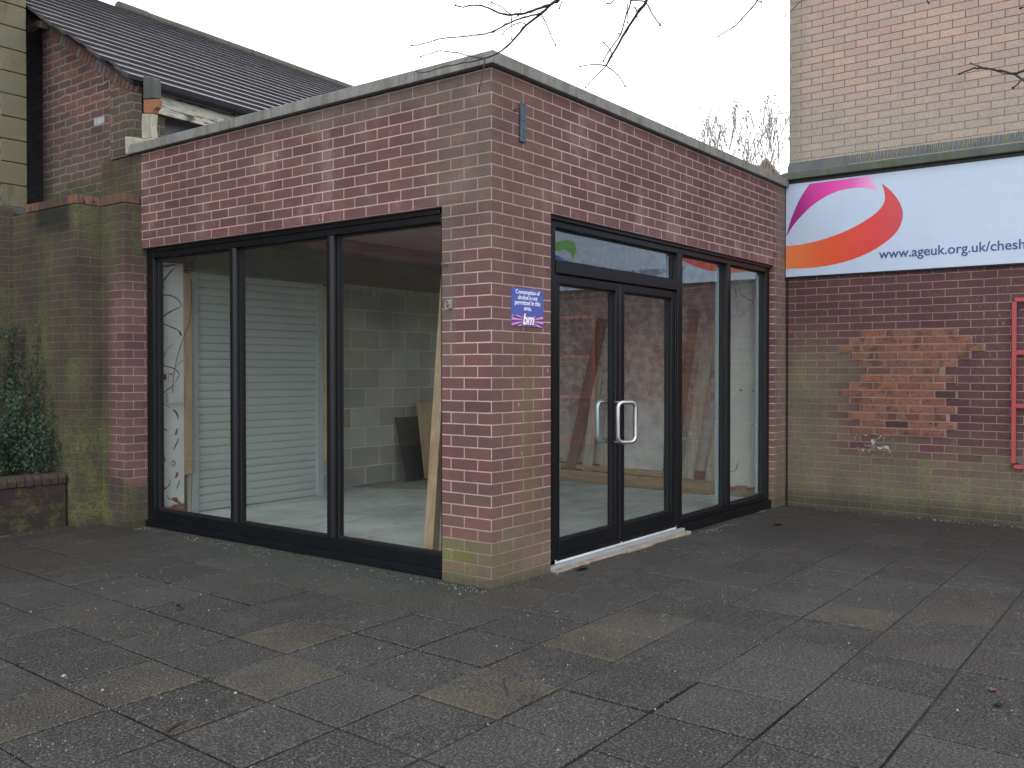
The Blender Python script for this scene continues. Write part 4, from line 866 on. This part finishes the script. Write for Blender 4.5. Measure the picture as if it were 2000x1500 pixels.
text_obj('lettering', 'bm', M_NPURP, t, (cx+.004, -.0075, NZ0+H_*.055), (1,0,0), (0,0,1), width=W_*.42, shear=.25, bold=.009, align='CENTER', thick=.0006)
text_obj('lettering', 'bm', M_NWHITE, t, (cx+.002, -.0085, NZ0+H_*.062), (1,0,0), (0,0,1), width=W_*.37, shear=.25, bold=.004, align='CENTER', thick=.0008)
for sx_ in (NX0+.018, NX1-.018):
    for sz_ in (NZ0+.018, NZ1-.03): m = MB(); m.tube([(sx_, -.005, sz_), (sx_, -.009, sz_)], .004, 8); m.build('screw', M_STEELB, t)
a_ = at(1017.5, 200, 1, -.02); b_ = at(1028, 279, 1, -.02)
m = MB(); m.box(a_.x, b_.x, -.022, -.010, b_.z, a_.z); t = thing('metal_bracket', 'flat blue grey steel strap bolted high on the brick corner', 'bracket'); m.build('plate', M_STEELB, t, bevel=.002)
m = MB(); xc = (a_.x+b_.x)/2
for f_ in (.06, .45, .72, .88): m = MB(); zz_ = a_.z+(b_.z-a_.z)*f_; m.tube([(xc, -.0235, zz_), (xc, -.001, zz_)], .006, 8); m.build('bolt', M_BLACK, t)
p = at(1003, 216, 1, 0); m = MB(); m.tube([p+Vector((0,0,0)), p+Vector((0,-.03,0))], .006, 8); m.tube([p+Vector((0,-.03,0))+Vector((.012*math.cos(k*.785), 0, .012*math.sin(k*.785))) for k in range(8)], .003, 6, True)
tag(m.build('eye_bolt', M_RUST), 'tiny eye bolt in the brick left of the steel strap', 'eye bolt')
p = at(870, 518, 0, -.0); m = MB(); c_ = p+Vector((-.03, 0, 0)); m.tube([c_+Vector((0, .016*math.cos(k*.6), .018*math.sin(k*.6))) for k in range(9)]+[c_+Vector((.0, -.02, .004)), c_+Vector((.03, -.025, -.004))], .0035, 6)
tag(m.build('wall_hook', M_RUST), 'rusty curled hook at window height on the left side of the brick pier', 'hook')
p = at(1069, 528, 1, 0); m = MB(); m.tube([p, p+Vector((-.004,-.025,.0)), p+Vector((-.008,-.03,.02)), p+Vector((.008,-.032,.008)), p+Vector((.006,-.02,-.015))], .003, 6)
tag(m.build('wall_hook', M_RUST), 'small bent wire hook between the pier and the door frame', 'hook')
p = at(880, 594, 0, 0); m = MB(); m.tube([p, p+Vector((-.03,0,0))], .006, 8); m.tube([p+Vector((-.03, .02*math.cos(k*.785), .028*math.sin(k*.785)-.005)) for k in range(8)], .0045, 6, True); m.box(p.x-.006, p.x-.0005, p.y-.02, p.y+.012, p.z-.03, p.z+.03)
tag(m.build('shackle', plain('pale steel', (.35,.34,.36), .45, .5)), 'pale shackle on a plate, lower left of the brick pier face', 'shackle')
p0 = at(1134, 350, 1, 0); m = MB(); m.tube([p0, p0+Vector((.02,-.01,-.012)), p0+Vector((.05,-.012,-.05)), p0+Vector((.055,-.01,-.10)), p0+Vector((.045,-.006,-.15))], .0022, 5)
tag(m.build('wire', plain('red wire', (.30,.06,.045), .5)), 'short red wire hanging on the brick above the door', 'wire')

# ============================================================ LEAVES ON THE PAVING
def ground_leaf(px, py, s, rot, lab, mat=M_LEAFB):
    p = at(px, py, 2, .0); p.z = slope(p.x)+.002; m = MB(); r_ = random.Random(int(px)); n = 14
    rim = []
    for k in range(n):
        an = 2*math.pi*k/n; rr_ = s*(.75+.35*abs(math.sin(an*2.5)))*(1 if abs(math.cos(an)) < .8 else 1.3); rim.append(Vector((math.cos(an+rot)*rr_, math.sin(an+rot)*rr_*.6, .004+s*.35*abs(math.sin(an+1))*r_.uniform(.5, 1))))
    m.add([p+Vector((0,0,.004))]+[p+q_ for q_ in rim], [(0, k+1, (k+1) % n+1) for k in range(n)])
    m.add([p+Vector((0,0,.002))]+[p+q_-Vector((0,0,.002)) for q_ in rim], [(0, (k+1) % n+1, k+1) for k in range(n)])
    tag(m.build('leaf', mat, fix=False), lab, 'leaf')
ground_leaf(1137, 1110, .055, .4, 'wet dark red leaf just in front of the door threshold', plain('wet red leaf', (.055,.022,.018), .5, 0, .4, 50))
ground_leaf(1938, 1349, .020, 1.2, 'curled light brown leaf on the paving near the right edge')
ground_leaf(1085, 1197, .018, 2.2, 'small pale brown leaf lying in front of the brick corner', plain('pale leaf', (.26,.17,.12), .8))
ground_leaf(1520, 1019, .045, .1, 'dark flat leaf on the paving near the end pier', plain('dark leaf', (.03,.018,.016), .6))
ground_leaf(1948, 1379, .022, 2.0, 'black curled leaf below the light brown one at right', plain('black leaf', (.010,.010,.011), .5))
m = MB(); p = at(352, 1186, 2, .012); m.tube([p+Vector((.018*math.cos(k*.5), .016*math.sin(k*.5), .004*k-.01)) for k in range(10)], .005, 6); tag(m.build('plastic_scrap', M_BLACK), 'small curled black plastic scrap on the paving at left', 'scrap')
m = MB(); pts = [at(x_, y_, 2, .006) for x_, y_ in [(326,1427),(340,1418),(352,1412),(366,1406)]]; m.tube(pts, [.006, .005, .004, .002], 6); tag(m.build('twig', M_BARK), 'short black twig on the paving at lower left', 'twig')
m = MB(); pts = [at(x_, y_, 2, .010) for x_, y_ in [(985,1322),(984,1334),(990,1346),(993,1358)]]; m.tube(pts, [.002, .003, .003, .002], 6); tag(m.build('twig', M_BARK), 'thin curved twig lying on the brown slab', 'twig')

# ============================================================ OVERHANGING TREE
t = thing('bare_tree', 'leafless tree whose dark twigs hang into the top of the view', 'tree')
rr = random.Random(21)
def br(m, pts, d0, d1, r0, r1, knob=True):
    P3 = [deep(x_, y_, d0+(d1-d0)*i/(len(pts)-1)) for i, (x_, y_) in enumerate(smooth(pts, 4))] if False else None
    sp_ = smooth(pts, 4); N = len(sp_); P3 = []
    for i, (x_, y_) in enumerate(sp_):
        P3.append(deep(x_, y_, d0+(d1-d0)*i/(N-1))+Vector((rr.uniform(-1,1), rr.uniform(-1,1), rr.uniform(-1,1)))*.0012)
    rad = [.74*(r0+(r1-r0)*i/(N-1))*(1.25 if i % 5 == 2 else 1) for i in range(N)]
    if knob: rad[-1] = r1*1.6
    m.tube(P3, rad, 7); return P3
m = MB()
def c8(pts, ox=780, oy=0, k=6.25): return [(ox+a_/k, oy+b_/k) for a_, b_ in pts]
br(m, [(1130,-60)]+c8([(1950,-10),(1880,30),(1740,160),(1550,310),(1400,480),(1230,630),(1040,715)]), 3.0, 3.3, .0075, .0034, False)
br(m, c8([(1040,715),(950,700),(840,680),(720,645),(600,630),(500,620),(380,650),(250,692)]), 3.3, 3.45, .0030, .0020)
br(m, c8([(1040,715),(900,750),(700,785),(500,825),(370,870),(260,888),(200,870)]), 3.3, 3.5, .0030, .0020)
br(m, c8([(1040,715),(1030,850),(1010,950),(970,1115)]), 3.3, 3.25, .0028, .0022)
br(m, [(1110,-40)]+c8([(1900,20),(1740,90),(1600,140),(1480,170),(1360,180),(1240,165),(1130,115),(1000,70),(880,65),(780,85),(680,65)]), 2.95, 3.2, .0065, .0026)
br(m, c8([(1355,175),(1250,90),(1120,25)]), 3.1, 3.15, .0026, .002)
br(m, c8([(1360,178),(1375,320),(1373,480)]), 3.1, 3.05, .0025, .0016)
br(m, c8([(1480,172),(1478,115)]), 3.07, 3.07, .002, .0018)
br(m, c8([(1480,172),(1380,235),(1310,270),(1260,320)]), 3.08, 3.12, .002, .0012, False)
br(m, c8([(1730,165),(1640,185),(1480,225),(1300,300),(1180,365),(1040,415),(900,430),(750,445),(600,462),(470,480),(340,520),(230,550),(140,555)]), 3.08, 3.4, .0042, .0022)
br(m, c8([(1190,360),(1120,420),(1060,465)]), 3.15, 3.15, .002, .0016)
br(m, c8([(1550,310),(1520,285),(1460,280),(1400,300),(1330,345),(1290,375),(1260,425)]), 3.1, 3.15, .0028, .0018)
br(m, c8([(1735,170),(1800,310),(1850,430),(1910,560)]), 3.05, 3.0, .0026, .002)
br(m, [(1100,-5), (1092,18)], 2.9, 2.9, .002, .002)
def c2(pts): return [(1160+a_/5.263, b_/5.263) for a_, b_ in pts]
m.build('branch', M_BARK, t, smooth=True); m = MB()
br(m, [(1290,-60)]+c2([(540,10),(450,130),(330,320),(190,560),(125,675)]), 3.3, 3.5, .0085, .0045, False)
br(m, c2([(125,675),(60,665),(0,665),(-150,680)]), 3.5, 3.5, .0032, .0025)
br(m, c2([(125,675),(0,800),(-60,860),(-90,900)]), 3.5, 3.6, .0028, .0022)
br(m, c2([(125,675),(200,730),(260,790),(325,895)]), 3.5, 3.45, .0032, .0025)
br(m, c2([(190,550),(145,490),(95,428)]), 3.45, 3.45, .0028, .0025)
br(m, c2([(190,570),(183,680)]), 3.45, 3.45, .002, .0015)
br(m, [(1240,-40)]+c2([(380,10),(330,160),(275,350),(165,510),(95,632)]), 3.2, 3.35, .0042, .0025)
br(m, c2([(340,0),(350,130),(345,240)]), 3.2, 3.2, .0026, .002)
br(m, c2([(450,130),(440,210)]), 3.35, 3.35, .002, .002); br(m, c2([(450,125),(420,72)]), 3.35, 3.35, .003, .0028)
br(m, c2([(540,25),(610,160),(685,265)]), 3.3, 3.3, .0032, .0028)
br(m, c2([(530,15),(450,5),(380,5)]), 3.3, 3.25, .003, .003, False)
br(m, c2([(205,0),(170,35),(132,36)]), 3.2, 3.2, .0028, .0028)
br(m, c2([(270,350),(250,342)]), 3.28, 3.28, .002, .002)
m.build('branch', M_BARK, t, smooth=True); m = MB()
br(m, [(1500,-50)]+c2([(1680,0),(1600,105),(1520,195),(1460,260),(1360,320),(1275,378)]), 3.8, 4.0, .0045, .0025)
br(m, c2([(1520,195),(1530,215)]), 3.9, 3.9, .002, .002); br(m, c2([(1460,240),(1452,228)]), 3.9, 3.9, .002, .002)
br(m, c2([(1680,0),(1700,12),(1725,20)]), 3.8, 3.8, .003, .003)
m.build('branch', M_BARK, t, smooth=True); m = MB()
br(m, [(1480,-14)]+c2([(1750,0),(1870,80),(1985,155)]), 3.8, 3.9, .0018, .0012, False)
m.build('branch', M_BARK, t, smooth=True); m = MB()
br(m, [(1600,-30), (1570,-4), (1548,18), (1533,32)], 3.8, 3.9, .0022, .0018)
def c6(pts): return [(1840+a_/12.5, 80+b_/12.5) for a_, b_ in pts]
m.build('branch', M_BARK, t, smooth=True); m = MB()
br(m, [(2120,90), (2060,118)]+c6([(2000,730),(1760,800),(1500,745),(1200,690),(950,665),(750,670),(580,740),(410,810)]), 2.9, 3.1, .0065, .0026)
br(m, c6([(1000,650),(850,610),(700,540)]), 3.05, 3.1, .003, .002); br(m, c6([(1750,800),(1520,800),(1240,710)]), 3.0, 3.05, .0028, .0015)
br(m, c6([(1780,810),(1950,930),(2080,1050)]), 3.0, 2.9, .0045, .004, False); br(m, c6([(2080,840),(1900,1000),(1720,1160)]), 2.95, 2.95, .0035, .0028)
m.build('branch', M_BARK, t, smooth=True); m = MB()
br(m, [(1805,-20), (1810,0), (1815,7)], 3.2, 3.2, .003, .003); m.build('branch', M_BARK, t, smooth=True); m = MB(); br(m, [(2030,8), (2000,14), (1993,16)], 3.2, 3.2, .003, .003)
m.build('branch', M_BARK, t, smooth=True)
# limbs above the frame that carry them, and the trunk outside the view
TR = Vector((-1.3, -5.7, 0)); fork = TR+Vector((-.1, .15, 3.1))
m = MB()
m.tube([TR+Vector((0,0,-.05)), TR+Vector((.02,0,.15)), TR+Vector((-.03,.03,1.2)), TR+Vector((-.06,.1,2.2)), fork, fork+Vector((.1,-.1,1.2)), fork+Vector((.2,-.2,2.6))], [.16, .12, .105, .095, .085, .06, .03], 12)
m.build('trunk', M_BARK, t, smooth=True)
m = MB()
hub = deep(1290, -60, 3.3); hub2 = deep(1115, -50, 2.97); hub3 = deep(1500, -50, 3.8); hub4 = deep(2120, 90, 2.9)
lim = fork+(hub-fork)*.55+Vector((0,0,.35))
m.tube([fork, fork+(lim-fork)*.5+Vector((0,0,.2)), lim, hub+Vector((0,0,.06)), hub], [.055, .045, .03, .014, .0085], 10)
m.tube([lim, (lim+hub2)/2+Vector((0,0,.15)), hub2], [.028, .018, .0085], 8); m.tube([lim, (lim+hub3)/2+Vector((0,0,.18)), hub3], [.024, .013, .005], 8)
m.tube([hub2, deep(1130,-60,3.0)], [.008, .0075], 7); m.tube([hub2, deep(1110,-40,2.95)], [.008, .0065], 7); m.tube([hub, deep(1240,-40,3.2)], [.007, .0045], 7)
m.tube([fork+Vector((0,0,-.3)), fork+(hub4-fork)*.5+Vector((0,0,.1)), hub4], [.04, .022, .0065], 8)
for k in range(14):
    a_ = lim+Vector((rr.uniform(-.6,.6), rr.uniform(-.9,.1), .1)); b_ = a_+Vector((rr.uniform(-.5,.7), rr.uniform(-.8,.5), rr.uniform(.4,1.1))); m.tube([lim, (a_+b_)/2, b_], [.014, .007, .002], 5)
m.build('limb', M_BARK, t, smooth=True)

# ============================================================ FAR SHRUBS AND HOUSE BEHIND THE ROOF
def far_tree(px, dist, top_y, spread, n, seed, lab):
    t = thing('bare_tree', lab, 'tree', 'thin leafless trees beyond the flat roof'); rr = random.Random(seed); m = MB(); bd = MB()
    base = deep(px, 723, dist); base.z = -.09; top_z = deep(px, top_y, dist).z; right = _r
    z0 = deep(px, 400, dist).z
    trunk_top = Vector((base.x, base.y, z0*.75)); m.tube([base, trunk_top], [.10, .06], 7)
    tips = []
    def grow(p, d, L, r, lv):
        pts = [p]; 
        for k in range(4):
            d = (d+Vector((rr.uniform(-.16,.16), rr.uniform(-.16,.16), .06))).normalized(); pts.append(pts[-1]+d*L/4)
        if max(p_.z for p_ in pts) > top_z: return
        m.tube(pts, [max(.0052, .75*r*(1-.6*i/4)) for i in range(5)], 4)
        if lv == 0 or rr.random() < .12:
            for _ in range(rr.choice((0,0,1,1,2))):
                q_ = pts[-1]+Vector((rr.uniform(-.06,.06), rr.uniform(-.06,.06), rr.uniform(-.12,.06))); s = rr.uniform(.014, .026)
                bd.add([q_+Vector((s,0,0)), q_+Vector((0,s,0)), q_+Vector((-s,0,0)), q_+Vector((0,-s,0)), q_+Vector((0,0,s*1.3)), q_-Vector((0,0,s*1.3))], [(0,1,4),(1,2,4),(2,3,4),(3,0,4),(1,0,5),(2,1,5),(3,2,5),(0,3,5)])
            return
        for _ in range(3 if lv > 1 else 2):
            i_ = rr.choice((2,3,4)); s_ = rr.uniform(-.42, .42); grow(pts[i_], (d+right*s_+Vector((0,0,.25))+Vector((rr.uniform(-.3,.3), rr.uniform(-.3,.3), 0))).normalized(), L*rr.uniform(.55,.85), r*.6, lv-1)
    for k in range(n):
        a_ = (k+.5)/n-.5
        grow(Vector((base.x, base.y, z0*rr.uniform(.6,.8))), (right*a_*spread+Vector((0,0,1))).normalized(), (top_z-z0*.72)*rr.uniform(.38,.50), .03, 4)
    m.build('crown', M_BARKF, t, fix=False); bd.build('bud', M_BARKF, t, fix=False)['kind'] = 'stuff'
far_tree(1503, 20, 192, .75, 7, 5, 'tallest and densest leafless tree beyond the roof beside the buff wall')
far_tree(1408, 19, 208, .4, 3, 8, 'narrow leafless tree beyond the roof, leftmost of the three')
far_tree(1452, 21, 236, .35, 1, 12, 'thinnest sparse leafless tree beyond the roof, between the other two')
t = thing('brick_house', 'orange brick house gable just showing above the flat roof', 'house')
c_ = deep(1492, 330, 34); rz = deep(1494, 309, 34).z; gx = _r; fwd = Vector((math.cos(YAW), math.sin(YAW), 0))
def hp(a_, b_, z_): q_ = Vector((c_.x, c_.y, 0))+gx*a_+fwd*b_; return Vector((q_.x, q_.y, z_))
m = MB(); m.prism([hp(-1.4,0,-.1), hp(1.6,0,-.1), hp(1.6,0,rz-1.9), hp(.05,0,rz-.1), hp(-1.4,0,rz-1.9)], fwd*6); m.build('wall', plain('orange far brick', (.36,.20,.12), .9, 0, .3, 5), t)
m = MB(); m.prism([hp(.05,-.15,rz), hp(1.8,-.15,rz-2.15), hp(1.8,-.15,rz-2.28), hp(.05,-.15,rz-.13), hp(-1.6,-.15,rz-2.1), hp(-1.6,-.15,rz-1.97)], fwd*6.3); m.build('roof', M_TILE, t)
